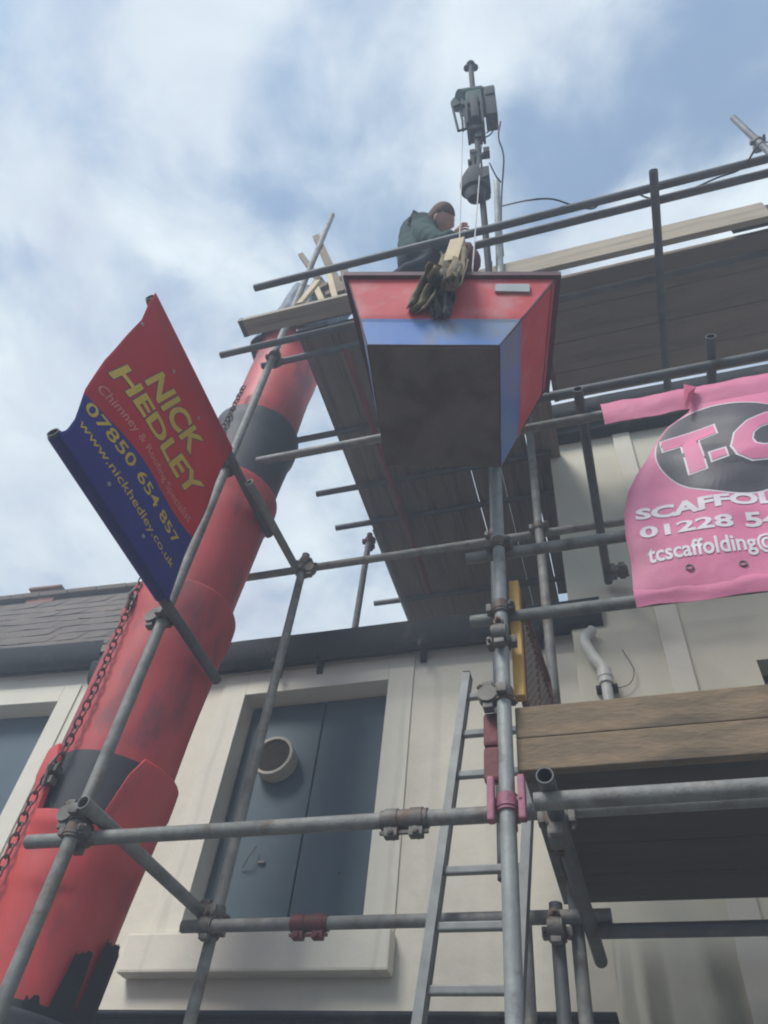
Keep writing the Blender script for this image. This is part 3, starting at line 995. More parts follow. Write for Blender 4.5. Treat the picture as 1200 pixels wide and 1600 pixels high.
# right deck: four boards along the front
for k, lb in enumerate(['front board of the high deck over the pink banner', 'second board back of the high deck over the pink banner',
                        'third board back of the high deck over the pink banner', 'rearmost board of the high deck over the pink banner, sky slits behind it']):
    y0 = 2.058+k*.222
    board((-.055, y0, DZ+.002*(k % 2)), (3.9, y0+.218, DZ+.04+.002*(k % 2)), M['board_under'], lb)
# lower right deck
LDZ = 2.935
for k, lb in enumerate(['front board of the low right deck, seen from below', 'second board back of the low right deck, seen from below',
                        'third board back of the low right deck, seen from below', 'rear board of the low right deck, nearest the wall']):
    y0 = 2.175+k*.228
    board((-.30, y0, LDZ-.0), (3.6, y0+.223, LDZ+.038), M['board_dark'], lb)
# toe boards at the low deck
tag_l = ['upper weathered toe board of the low right deck', 'lower weathered toe board of the low right deck']
board((-.315, 2.128, 3.0405), (3.6, 2.166, 3.158), M['board_x'], tag_l[0], name='toe_board', group='toe boards', bands=False)
board((-.315, 2.130, 2.925), (3.6, 2.1675, 3.0395), M['board_x'], tag_l[1], name='toe_board', group='toe boards', bands=False)
# pale board on the outriggers
p0 = atZ(800, 408, 6.23); p1 = atZ(1190, 312, 6.23); p2 = atZ(1190, 345, 6.23)
y0 = min(p0.y, p1.y)
tby = p1.y if False else atZ(1000, 384, 6.16).y
board((-.42, tby, 6.158), (1.30, tby+.038, 6.378), M['pale_board'], 'pale toe board on edge behind the outer guard rails', name='toe_board', group='toe boards', bands=False)
board((1.10, tby+.040, 6.20), (3.5, tby+.078, 6.42), M['board_dark'], 'darker toe board overlapping the right end of the pale one', name='toe_board', group='toe boards', bands=False)
# board sticking out left under the timber heap
p = atZ(380, 520, 6.27)
board((p.x, p.y-.09, 6.262), (-1.20, p.y+.03, 6.300), M['pale_board'], 'short pale board sticking out left below the timber offcuts')
p = atY(470, 485, 2.0)
board((-1.66, 1.955, 6.315), (-1.15, 1.99, 6.52), M['board_y'], 'dark brown board on edge under the timber offcuts, left of the red skip', name='toe_board', group='toe boards', bands=False)


# ============================================================ debris chute
CX, CY = -2.135, 2.52


def cx(z): return CX+.028*(z-3.2)


CH = thing('debris_chute', 'tall red rubble chute of stacked tubs with black bands, chained beside the scaffold', 'rubbish chute', (CX, CY, .12))
rnd = random.Random(11)
SEGH = .965
tops = [3.27, 4.22, 5.17, 5.84, 7.05]


def chute_seg(ztop, zbot, rt, rb, blackto, seed, tilt=0.0):
    bm = bmesh.new()
    seg = 48
    prof = []
    n = 22
    for i in range(n+1):
        t = i/n
        prof.append((zbot+(ztop-zbot)*t, rb+(rt-rb)*min(1, t*1.03)))
    # rolled rim at the top
    prof += [(ztop+.012, rt+.012), (ztop+.02, rt+.006), (ztop+.014, rt-.012), (ztop-.05, rt-.016), (ztop-.5, rt*.5+rb*.5-.016), (zbot, rb-.012)]
    rings = []
    for k, (z, r) in enumerate(prof):
        ring = []
        for i in range(seg):
            a = 2*PI*i/seg
            d = noise.noise(Vector((math.cos(a)*1.3, math.sin(a)*1.3, z*2.2+seed)))*.012
            lip = 0
            if k < n+1 and k > n-3:
                lip = .012
            rr_ = r+d+lip
            zz = z + tilt*math.cos(a-R(160))*rr_*(1 if z > (ztop+zbot)/2 else 0)
            if tilt > .05:   # cut-away lip at the front of the lowest red section
                am = math.degrees(a) if a < PI else math.degrees(a)-360
                nt_ = min(1, max(0, (am+106)/5))*min(1, max(0, (-34-am)/12))
                zz = min(zz, zz-(.30*nt_)*max(0, 1-(ztop+.02-z)/.6))
            ring.append(bm.verts.new((cx(zz)+rr_*math.cos(a), CY+rr_*math.sin(a), zz)))
        rings.append(ring)
    for k, (A, B) in enumerate(zip(rings, rings[1:])):
        for i in range(seg):
            j = (i+1) % seg
            f = bm.faces.new((A[i], A[j], B[j], B[i]))
            a = 2*PI*i/seg
            zm = prof[k][0]
            jag = .03*noise.noise(Vector((a*2.5, seed, 0)))
            f.material_index = 1 if (zm+.15*jag < blackto and (k < n or blackto > 8)) else 0
    for i in range(seg):
        j = (i+1) % seg
        bm.faces.new((rings[-1][i], rings[-1][j], rings[0][j], rings[0][i]))
    bmesh.ops.recalc_face_normals(bm, faces=bm.faces)
    return bm


bands = [2.35, 3.22, 0, 9, 0]
zprev = .5
for i, zt in enumerate([2.32]+tops):
    zb = zt-SEGH-.14 if i != 5 else 5.62
    if i == 2: zb = 2.80
    if i == 0: blk = 9
    else: blk = bands[i-1] if i-1 < len(bands) else 0
    part('chute_section', chute_seg(zt, max(.3, zb), .280 if i != 5 else .262, .238, blk, i*3.7, .10 if i == 1 else 0.03),
         [M['chute_red'] if i < 2 or i == 4 else M['chute_worn'], M['chute_black']], CH, smooth=True,
         label='red section with a broad black band' if blk and i else None)
# torn rubber patch low on the right side of the lowest red section
bm = bmesh.new()
cols = 60
g = []
for i in range(cols+1):
    a = R(-45)+R(75)*i/cols
    col_ = []
    zt = 2.37+.05*noise.noise(Vector((i*.14, 3.3, 0)))+.02*noise.noise(Vector((i*.6, 1.3, 0)))+.17*min(1, max(0, (i-14)/3))*min(1, max(0, (30-i)/2))+.24*min(1, max(0, (i-33)/2))
    for k in range(10):
        z = 2.30+(zt-2.30)*k/9
        rr_ = .2585+.0155*(z-2.3)/.95*2.2 + .014
        col_.append(bm.verts.new((cx(z)+rr_*math.cos(a), CY+rr_*math.sin(a), z)))
    g.append(col_)
for A, B in zip(g, g[1:]):
    for k in range(9):
        bm.faces.new((A[k], B[k], B[k+1], A[k+1]))
r_ = bmesh.ops.solidify(bm, geom=list(bm.faces), thickness=-.004)
part('torn_patch', bm, M['chute_black'], CH, smooth=True, label='torn black patch low on the side')
# chain links down the front left
bm = bmesh.new()
ck = [(447, 560), (372, 605), (208, 900), (195, 935), (150, 1030), (110, 1110), (85, 1185), (60, 1210), (30, 1265), (-20, 1335), (-60, 1420)]
rr0 = .30


def on_chute(x, y, extra=.022):
    """point on the front of the chute cylinder along this line of sight"""
    d = px(x, y); rad = .276+extra
    xc = CX
    for _ in range(6):
        ox, oy = CAM.x-xc, CAM.y-CY
        A_ = d.x*d.x+d.y*d.y; B_ = 2*(ox*d.x+oy*d.y); C_ = ox*ox+oy*oy-rad*rad
        D_ = B_*B_-4*A_*C_
        t = (-B_-math.sqrt(D_))/(2*A_) if D_ > 0 else -B_/(2*A_)
        xc = cx((CAM+d*t).z)
    return CAM+d*t


pth = [on_chute(x, y) for x, y in [(380, 606), (350, 665), (312, 740), (266, 830), (224, 902), (186, 985), (155, 1060), (124, 1125), (92, 1188), (52, 1245), (22, 1312), (-8, 1380), (-40, 1460)]]
pp = spline(pth, 10)
acc = 0; links = []
step = .043
cum = [0]
for a, b in zip(pp, pp[1:]): cum.append(cum[-1]+(b-a).length)
k = 0; s = 0
while s < cum[-1]:
    while k < len(cum)-2 and cum[k+1] < s: k += 1
    t = (s-cum[k])/max(1e-6, cum[k+1]-cum[k])
    links.append((pp[k].lerp(pp[k+1], t), (pp[k+1]-pp[k]).normalized()))
    s += step
for i, (c, d) in enumerate(links):
    radial = Vector((c.x-CX, c.y-CY, 0)).normalized()
    side = d.cross(radial).normalized()
    if i % 2: side = (side*.35+radial*.94).normalized()
    loop = []
    for q in range(12):
        t = 2*PI*q/12
        loop.append(c+d*(.028*math.cos(t))+side*(.0145*math.sin(t)))
    pathbm(bm, loop, .0042, 6, closed=True)
part('chain', bm, M['chain'], CH, smooth=True, label='rusty red chain down the front')
for (x, y) in ((210, 935), (86, 1203)):
    bm = bmesh.new()
    c = on_chute(x, y, .01)
    radial = Vector((c.x-CX, c.y-CY, 0)).normalized()
    a, b = frame(radial)
    for dz in (0, -.05):
        bx(bm, c+Vector((-.02, -.02, -.016+dz)), c+Vector((.02, .02, .016+dz)), .004)
    pathbm(bm, [c+radial*.02+Vector((0, 0, .05)), c+radial*.035, c+radial*.02-Vector((0, 0, .08))], .007, 8)
    part('shackle', bm, M['coupler'], CH)

# tarpaulin round the chute head
bm = bmesh.new()
ns, nr = 40, 16
g = []
for i in range(ns):
    a = 2*PI*i/ns
    row = []
    for k in range(nr+1):
        t = k/nr
        z = 6.93+.95*t
        r = .31-.10*t+.035*math.sin(a*7+t*5)*(.4+t)+.05*noise.noise(Vector((math.cos(a)*2, math.sin(a)*2, z*3)))
        z += .10*noise.noise(Vector((math.cos(a)*1.5+9, math.sin(a)*1.5, t)))*t
        row.append(bm.verts.new((cx(6.9)+.02+.12*t+r*math.cos(a), CY-.05+r*math.sin(a), z)))
    g.append(row)
for i in range(ns):
    A, B = g[i], g[(i+1) % ns]
    for k in range(nr):
        bm.faces.new((A[k], B[k], B[k+1], A[k+1]))
bmesh.ops.recalc_face_normals(bm, faces=bm.faces)
bmesh.ops.solidify(bm, geom=list(bm.faces), thickness=.004)
tag(obj('tarpaulin', bm, M['tarp'], smooth='all'), 'crumpled blue-grey sheet wrapped round the top of the red chute', 'tarpaulin')

# timber offcuts stacked at the chute head
TG = 'timber offcuts at the chute head'


def stick(a, b, w_, t_, mt, label, Ya=2.0, Yb=2.0):
    p, q = atY(a[0], a[1], Ya), atY(b[0], b[1], Yb)
    d = (q-p)
    Ln = d.length; d.normalize()
    s1 = d.cross(Vector((0, 1, 0))).normalized(); s2 = d.cross(s1)
    mm = Matrix((s1, s2, d)).transposed().to_4x4(); mm.translation = (p+q)/2
    bm = bmesh.new()
    bx(bm, (-w_/2, -t_/2, -Ln/2), (w_/2, t_/2, Ln/2), .003)
    o = obj('timber_offcut', bm, mt)
    o.matrix_world = mm
    tag(o, label, 'timber', TG)


stick((534, 458), (494, 370), .065, .04, M['old_timber'], 'longest brown offcut leaning left, tallest of the heap', 2.05, 2.16)
stick((515, 462), (470, 378 + 20), .05, .035, M['old_timber'], 'thinner brown offcut leaning behind the tallest one', 2.2, 2.3)
stick((468, 476), (497, 440), .05, .03, M['timber'], 'short pale offcut at the left of the heap, leaning right', 1.99, 2.03)
stick((506, 476), (492, 446), .045, .03, M['timber'], 'short pale offcut in the middle of the heap, leaning left', 2.0, 2.05)
stick((524, 466), (512, 420), .045, .03, M['timber'], 'upright pale offcut just left of the tallest brown one', 2.02, 2.09)
stick((545, 458), (536, 415), .06, .03, M['old_timber'], 'stubby dark offcut against the left side of the skip', 2.06, 2.12)
stick((478, 462), (540, 432), .05, .035, M['old_timber'], 'dark offcut lying across the back of the heap', 2.15, 2.2)

# ============================================================ red skip
zr, zb_ = 4.90, 4.42
k1, k2 = (zr-1.6)/3.4, (zb_-1.6)/2.7
Rm = [Vector((-.866*k1, 1.261*k1, zr)), Vector((.056*k1, 1.491*k1, zr)), Vector((-.076*k1, 2.045*k1, zr)), Vector((-.998*k1, 1.815*k1, zr))]
Bt = [Vector((-.699*k2, 1.281*k2, zb_)), Vector((-.202*k2, 1.401*k2, zb_)), Vector((-.304*k2, 1.969*k2, zb_)), Vector((-.79*k2, 1.852*k2, zb_))]
SK = thing('skip', 'red tapered metal skip with a blue lower band hung at the front of the scaffold', 'skip', (Bt[0]+Bt[2])/2)
cR = sum(Rm, Vector())/4; cB = sum(Bt, Vector())/4
Rm[3] = atZ(590, 618, zr)
TB = .35
for i, nm in enumerate(('front_panel', 'side_panel', 'back_panel', 'side_panel')):
    j = (i+1) % 4
    bm = bmesh.new()
    n_u = 14
    cols_ = []
    lev = [0, .1, .2, .3, TB-.02, TB, .45, .6, .75, .9, 1.0]
    for u in range(n_u+1):
        t = u/n_u
        b_, r_ = Bt[i].lerp(Bt[j], t), Rm[i].lerp(Rm[j], t)
        col_ = []
        nrm = ((Bt[j]-Bt[i]).cross(Rm[i]-Bt[i])).normalized()
        if nrm.dot(b_-cB) < 0: nrm = -nrm
        for l in lev:
            p = b_.lerp(r_, l)
            edge = min(t, 1-t)*min(l, 1-l)*8
            dent = noise.noise(p*5)*.010*min(1, edge)
            if abs(l-TB) < .001: dent += .004
            col_.append(bm.verts.new(p+nrm*dent))
        cols_.append(col_)
    for A, B in zip(cols_, cols_[1:]):
        for k in range(len(lev)-1):
            f = bm.faces.new((A[k], B[k], B[k+1], A[k+1]))
            f.material_index = 1 if lev[k+1] <= TB else 0
    bmesh.ops.recalc_face_normals(bm, faces=bm.faces)
    bmesh.ops.solidify(bm, geom=list(bm.faces), thickness=.005)
    part(nm, bm, [M['skip_red'], M['skip_blue']], SK, smooth=True)
bm = bmesh.new()
for (z0, z1, g_) in ((-.012, .004, .99),):
    lo = [bm.verts.new(cB.lerp(p, g_)+Vector((0, 0, z0))) for p in Bt]
    hi = [bm.verts.new(cB.lerp(p, g_)+Vector((0, 0, z1))) for p in Bt]
    bm.faces.new(list(reversed(lo))); bm.faces.new(hi)
    for i in range(4):
        j = (i+1) % 4
        bm.faces.new((lo[i], lo[j], hi[j], hi[i]))
part('base', bm, M['skip_base'], SK, label='dark brown underside')
bm = bmesh.new()
for i in range(4):
    j = (i+1) % 4
    a, b = Rm[i], Rm[j]
    d = (b-a).normalized(); o_ = d.cross(Vector((0, 0, 1)))
    if o_.dot((a+b)/2-cR) < 0: o_ = -o_
    e = .022
    vs = []
    for (pt, sg) in ((a-d*e, 0), (b+d*e, 1)):
        for (oo, zz) in ((-.004, -.016), (e, -.016), (e, .022), (-.004, .022)):
            vs.append(bm.verts.new(pt+o_*oo+Vector((0, 0, zz+i*.0007))))
    bm.faces.new(vs[:4]); bm.faces.new(list(reversed(vs[4:])))
    for k in range(4):
        l = (k+1) % 4
        bm.faces.new((vs[k], vs[l], vs[4+l], vs[4+k]))
bmesh.ops.recalc_face_normals(bm, faces=bm.faces)
part('rim', bm, M['skip_rim'], SK, label='dark red-brown rim')
# corner seams
bm = bmesh.new()
for a, b in zip(Bt, Rm):
    pathbm(bm, [a, b-Vector((0, 0, .016))], .005, 6)
pathbm(bm, [Bt[i % 4] for i in range(5)], .006, 6)
q0, q1 = Bt[1].lerp(Bt[2], .02), Rm[1].lerp(Rm[2], .02)
sd1, sd2 = Rm[1].lerp(Bt[1], .10), Rm[2].lerp(Bt[2], .10)
pathbm(bm, [sd1+Vector((.006, -.002, 0)), sd2+Vector((.006, 0, 0))], .0035, 6)
part('seam', bm, M['skip_rim'], SK)
# label plate on the front
fn = (Rm[1]-Rm[0]).cross(Bt[0]-Rm[0]).normalized()
if fn.y > 0: fn = -fn


def on_front(x, y, lift):
    d = px(x, y); p0 = Rm[0]
    t = (p0-CAM).dot(fn)/d.dot(fn)
    return CAM+d*t+fn*lift


bm = bmesh.new()
qs = [on_front(x, y, .008) for x, y in ((774, 449), (827, 449), (827, 461), (773, 460))]
qb = [p+fn*.010 for p in qs]
a_ = [bm.verts.new(p) for p in qs]; b_ = [bm.verts.new(p) for p in qb]
bm.faces.new(a_); bm.faces.new(list(reversed(b_)))
for i in range(4):
    j = (i+1) % 4
    bm.faces.new((a_[i], b_[i], b_[j], a_[j]))
bmesh.ops.recalc_face_normals(bm, faces=bm.faces)
part('plate', bm, M['plate'], SK, label='small blank grey plate')
bm = bmesh.new()
for t in (.25, .75):
    p = Rm[3].lerp(Rm[2], t)
    top = Vector((p.x, FYl-.028, 5.02)) if t < .5 else Vector((p.x, FYl-.03, 4.86))
    pathbm(bm, spline([p+Vector((0, .01, -.02)), p+Vector((0, .06, .04)), top, top+Vector((0, .03, .03))], 5), .010, 8)
part('hanger', bm, M['galv_dark'], SK)

# cloth, timber and bag on the skip rim
CG = None


def thicken(bm, t):
    bm.normal_update()
    vs = list(bm.verts); fs = list(bm.faces)
    be = [e for e in bm.edges if len(e.link_faces) == 1]
    mp = {v: bm.verts.new(v.co-v.normal*t) for v in vs}
    for f in fs:
        bm.faces.new([mp[v] for v in reversed(f.verts)])
    for e in be:
        a, b = e.verts
        bm.faces.new((a, b, mp[b], mp[a]))
    bmesh.ops.recalc_face_normals(bm, faces=bm.faces)


def cloth(name, pts, width, mt, label, cat, seed=0, thick=.006, amp=.022):
    """crumpled strip of cloth following a path; pts: (point, width)"""
    sp = spline([p for p, _ in pts], 8)
    ws = []
    for i in range(len(sp)):
        t = i/(len(sp)-1)*(len(pts)-1); k = min(int(t), len(pts)-2)
        ws.append(pts[k][1]+(pts[k+1][1]-pts[k][1])*(t-k))
    bm = bmesh.new()
    nU = 16
    g = []
    side0 = rgt.copy()
    for i, p in enumerate(sp):
        d = (sp[min(i+1, len(sp)-1)]-sp[max(i-1, 0)]).normalized()
        side = d.cross(Vector((0, -.6, -.8))).normalized()
        nn_ = side.cross(d).normalized()
        row = []
        for u in range(nU+1):
            s = (u/nU-.5)
            q = p+side*(s*ws[i]*(1+.25*noise.noise(Vector((i*.2, seed, 0)))))
            f = math.sin(s*15+seed+i*.22)*amp + noise.noise(Vector((s*6, i*.25, seed)))*amp*1.6
            row.append(bm.verts.new(q+nn_*f))
        g.append(row)
    for A, B in zip(g, g[1:]):
        for u in range(nU):
            bm.faces.new((A[u], A[u+1], B[u+1], B[u]))
    bmesh.ops.recalc_face_normals(bm, faces=bm.faces)
    thicken(bm, thick)
    return tag(obj(name, bm, mt, smooth='all'), label, cat)


def fr(x, y, Y): return atY(x, y, Y)


cloth('canvas_sheet', [(fr(712, 398, 1.42), .10), (fr(705, 415, 1.36), .16), (fr(692, 432, 1.265), .17), (on_front(676, 458, .035), .13), (on_front(655, 485, .03), .09), (on_front(640, 492, .02), .03)],
      0, M['canvas'], 'olive canvas sheet draped over the skip rim and trailing left', 'canvas sheet', 1.3)
cloth('dark_cloth', [(fr(700, 400, 1.46), .10), (fr(702, 420, 1.37), .15), (fr(698, 436, 1.275), .13), (on_front(692, 465, .045), .10), (on_front(690, 490, .04), .09), (on_front(688, 503, .035), .07)],
      0, M['canvas2'], 'dark cloth hanging straight down over the middle of the skip front', 'cloth', 4.1)
cloth('canvas_strap', [(fr(722, 412, 1.38), .07), (fr(714, 425, 1.29), .08), (fr(704, 440, 1.25), .07), (on_front(702, 460, .07), .05), (on_front(697, 474, .06), .04)],
      0, M['canvas'], 'light brown strap folded over the rim in front of the dark cloth', 'strap', 7.7, amp=.012)
# maroon bag
bm = bmesh.new()
bmesh.ops.create_icosphere(bm, subdivisions=4, radius=1)
c = fr(724, 412, 1.50)
for v in bm.verts:
    n_ = 1+.16*noise.noise(v.co*2.3)+.06*noise.noise(v.co*6)
    v.co = Vector((v.co.x*.085*n_, v.co.y*.09*n_, v.co.z*.19*n_))+c
tag(obj('sack', bm, M['maroon'], smooth='all'), 'maroon cloth sack standing in the skip behind the pale block', 'sack')
# pale timber block hung on the rope
p, q = fr(707, 408, 1.40), fr(716, 378, 1.40)
d = (q-p); Ln = d.length; d.normalize(); s1 = d.cross(Vector((0, 1, 0))).normalized(); s2 = d.cross(s1)
bm = bmesh.new(); bx(bm, (-.038, -.022, -Ln/2-.03), (.038, .022, Ln/2), .004)
o = obj('timber_block', bm, M['timber']); mm = Matrix((s1, s2, d)).transposed().to_4x4(); mm.translation = (p+q)/2; o.matrix_world = mm
tag(o, 'pale new timber block on the end of the hoist rope above the skip', 'timber')

# ============================================================ hoist
def dep(x, y, z): return CAM+px(x, y)*z


HB = atY(764, 424, 1.86)
HT = dep(735, 98, 6.35)
HS = thing('hoist', 'dark electric rope hoist on a leaning mast above the high deck', 'hoist', HB)
md = (HT-HB).normalized()
bm = bmesh.new(); tubebm(bm, HB-md*.05, HT, .0215, hollow=False); part('mast', bm, M['hoist_dark'], HS, smooth=True)


def mast_at(y):
    lo, hi = 0, 1
    for _ in range(40):
        t = (lo+hi)/2
        P_ = HB.lerp(HT, t); v = P_-CAM; yy = 800-FPX*v.dot(upv)/v.dot(fwd)
        if yy > y: lo = t
        else: hi = t
    return HB.lerp(HT, (lo+hi)/2)


def hframe(y):
    o = mast_at(y)
    v = (o-CAM).normalized()
    xx = md.cross(v).normalized()
    if xx.dot(rgt) < 0: xx = -xx
    yy = md.cross(xx).normalized()
    mm = Matrix((xx, yy, md)).transposed().to_4x4(); mm.translation = o
    # scale: metres per pixel along image x, and along the mast per image y
    s = (o-CAM).dot(fwd)/FPX
    sl = (mast_at(y-20)-mast_at(y+20)).length/40
    return mm, s, sl


mm, s, sl = hframe(172)


def hbox(bm, x0, y0, x1, y1, d0, d1, bev=.006):
    """box in hoist frame; x,y in picture steps from the mast, turned into metres"""
    bx(bm, (x0*s, d0, -y1*sl), (x1*s, d1, -y0*sl), bev, xf=mm)


def hcyl(bm, x0, y0, x1, y1, d0, d1, r, seg=18):
    tubebm(bm, mm @ Vector((x0*s, d0, -y0*sl)), mm @ Vector((x1*s, d1, -y1*sl)), r, hollow=False, seg=seg)


bm = bmesh.new()
hcyl(bm, -22, -14, 12, -22, -.02, .02, .085)
for k in range(7):
    hcyl(bm, -18+k*4, -15-k*.95, -17+k*4, -15.3-k*.95, -.02, .02, .094)
hbox(bm, -13, -14, 13, 6, -.09, .09, .02); hcyl(bm, 8, -22, 24, -25, 0, .01, .045)
hbox(bm, -20, -16, -12, -2, -.05, .05, .01)
part('motor', bm, M['hoist_green'], HS, smooth=True, label='green motor housing')
bm = bmesh.new()
hbox(bm, -14, 0, -10, 34, -.09, .09, .006); hbox(bm, 9, -4, 13, 36, -.09, .09, .006)
hcyl(bm, -12, 12, 12, 11, 0, 0, .075); hcyl(bm, -12, 27, 12, 26, .02, .02, .045)
hbox(bm, -12, 33, 12, 38, -.06, .06, .006); hbox(bm, -3, 36, 8, 46, -.035, .035, .006)
hcyl(bm, -17, 12, -8, 12, 0, 0, .025); hbox(bm, -6, -2, 6, 30, -.11, -.05, .02)
part('drum_frame', bm, M['hoist_dark'], HS, smooth=True)
bm = bmesh.new()
hbox(bm, 16, -24, 34, 20, -.055, .085, .014); hbox(bm, 18, -20, 32, -8, -.066, -.054, .003); hcyl(bm, 24, 20, 24, 26, 0, 0, .014); hcyl(bm, 29, 20, 30, 27, .03, .03, .012)
hbox(bm, 12, -10, 17, 8, -.03, .03, .004)
part('control_box', bm, M['hoist_dark'], HS, smooth=True)
bm = bmesh.new()
lp = [(-32, -6), (-16, -10), (-15, 30), (-27, 31), (-33, -2)]
lp3 = [mm @ Vector((a*s, -.02, -b*sl)) for a, b in lp]
pathbm(bm, lp3, .010, 8, closed=True)
lp3 = [mm @ Vector((a*s, .0, -b*sl)) for a, b in ((-24, -8), (-20, 12), (-20, 28))]
pathbm(bm, lp3, .009, 8)
part('guard_loop', bm, M['hoist_dark'], HS, smooth=True)
bm = bmesh.new()
mmt, st_, slt = hframe(104)
for (a, b, c_, r_) in ((0, -4, 0, .038), (-6, 2, 0, .03), (6, -2, .02, .03)):
    cpt = mmt @ Vector((a*st_, c_, -b*slt))
    bmesh.ops.create_icosphere(bm, subdivisions=2, radius=r_, matrix=Matrix.Translation(cpt))
part('mast_head', bm, M['hoist_dark'], HS, smooth=True)
# lower funnel-shaped winch housing
mm2, s2_, sl2 = hframe(285)
bm = bmesh.new()
segs = 24
prof = [(-18, 2), (-17, 9), (-9, 15), (0, 21), (8, 23), (17, 22), (19, 16), (21, 17), (30, 12), (32, 3)]
rings = [[bm.verts.new(mm2 @ Vector(((-10+r_*math.cos(2*PI*i/segs))*s2_, r_*.75*s2_*math.sin(2*PI*i/segs)-.03, -y_*sl2))) for i in range(segs)] for y_, r_ in prof]
for A, B in zip(rings, rings[1:]):
    for i in range(segs):
        j = (i+1) % segs
        bm.faces.new((A[i], A[j], B[j], B[i]))
bm.faces.new(rings[0]); bm.faces.new(list(reversed(rings[-1])))
bmesh.ops.recalc_face_normals(bm, faces=bm.faces)
wn = part('winch_housing', bm, M['hoist_dark'], HS, smooth=True)
bm = bmesh.new()
mm = mm2; s = s2_; sl = sl2
for (a, b, c_, d_, e0, e1) in ((-12, -22, -6, 20, -.03, .0), (-14, -52, -5, -36, -.02, .03), (-18, -36, -7, -32, -.02, .02), (-12, -34, -7, -18, -.02, .02), (-6, -44, 14, -40, -.02, .02), (8, -50, 18, -42, -.03, .03), (4, -14, 14, 14, -.05, .03), (-5, -10, 6, -4, -.05, .05)):
    hbox(bm, a, b, c_, d_, e0, e1, .004)
hcyl(bm, -13, -46, -3, -46, .0, .0, .03); hcyl(bm, 2, 6, 2, 8, -.09, .08, .05)
part('arm_bracket', bm, M['hoist_dark'], HS, smooth=True)
# light standard beside the mast and dark struts
lp0 = atY(781, 428, 1.9); 
tube('standard', (lp0.x, 1.9, 6.05), (lp0.x+.02, 1.9, atY(776, 282, 1.9).z), GL, label='short light upright behind the hoist mast')
# hoist ropes
RX = fr(718, 378, 1.40)
rt0 = dep(723, 206, 6.05)
bm = bmesh.new(); pathbm(bm, [rt0, RX], .0035, 6)
tag(obj('hoist_rope', bm, M['rope']), 'pale hoist rope dropping straight to the timber block, left of the two', 'rope', 'hoist ropes')
bm = bmesh.new(); pathbm(bm, spline([dep(757, 150, 6.0), dep(752, 235, 5.6), fr(745, 330, 1.5), fr(738, 425, 1.40)], 6), .0038, 6)
tag(obj('hoist_rope', bm, M['rope']), 'pale slanting rope crossing in front of the dark winch, right of the two', 'rope', 'hoist ropes')
bm = bmesh.new()
pathbm(bm, spline([dep(782, 190, 6.1), dep(779, 215, 6.0), dep(787, 245, 5.9), dep(784, 300, 5.7), fr(783, 350, 1.9), fr(786, 400, 1.9)], 8), .007, 6)
pathbm(bm, spline([dep(758, 215, 6.1), dep(768, 208, 6.1), dep(776, 190, 6.1)], 6), .006, 6)
pathbm(bm, spline([dep(760, 208, 6.1), dep(768, 200, 6.1), dep(772, 188, 6.1)], 6), .006, 6)
pathbm(bm, spline([dep(765, 255, 5.9), dep(775, 275, 5.8), dep(783, 285, 5.8)], 6), .006, 6)
tag(obj('power_cable', bm, M['cable'], smooth='all'), 'black power cable looping down the right side of the hoist', 'cable')
bm = bmesh.new()
cpts = [fr(784, 322, 1.9)]+[atZ(x, y, 6.21) for x, y in ((825, 313), (862, 311), (893, 320), (925, 326), (945, 312), (985, 300), (1020, 310), (1075, 297), (1120, 278), (1160, 262), (1185, 226))]+[atY(1200, 222, 1.9)]
pathbm(bm, spline(cpts, 6), .0055, 6)
tag(obj('power_cable', bm, M['cable'], smooth='all'), 'thin cable slung loosely along the top guard rails to the right', 'cable')

# ============================================================ person
def skin_mesh(joints, edges, name, mt, parent=None, sub=2, root=0):
    me = bpy.data.meshes.new(name)
    me.from_pydata([tuple(j[0]) for j in joints], edges, [])
    o = bpy.data.objects.new(name, me)
    COL.objects.link(o)
    sk = o.modifiers.new('s', 'SKIN'); sk.use_smooth_shade = True
    for i, j in enumerate(joints):
        r = j[1] if isinstance(j[1], tuple) else (j[1], j[1])
        me.skin_vertices[0].data[i].radius = r
        me.skin_vertices[0].data[i].use_root = (i == root)
    sb = o.modifiers.new('u', 'SUBSURF'); sb.levels = sub; sb.render_levels = sub
    if sub > 1:
        rm = o.modifiers.new('r', 'REMESH'); rm.mode = 'VOXEL'; rm.voxel_size = .012
        sm = o.modifiers.new('m', 'SMOOTH'); sm.iterations = 5; sm.factor = .5
    dg = bpy.context.evaluated_depsgraph_get()
    dg.update()
    m2 = bpy.data.meshes.new_from_object(o.evaluated_get(dg))
    bpy.data.objects.remove(o)
    bm = bmesh.new(); bm.from_mesh(m2)
    return bm


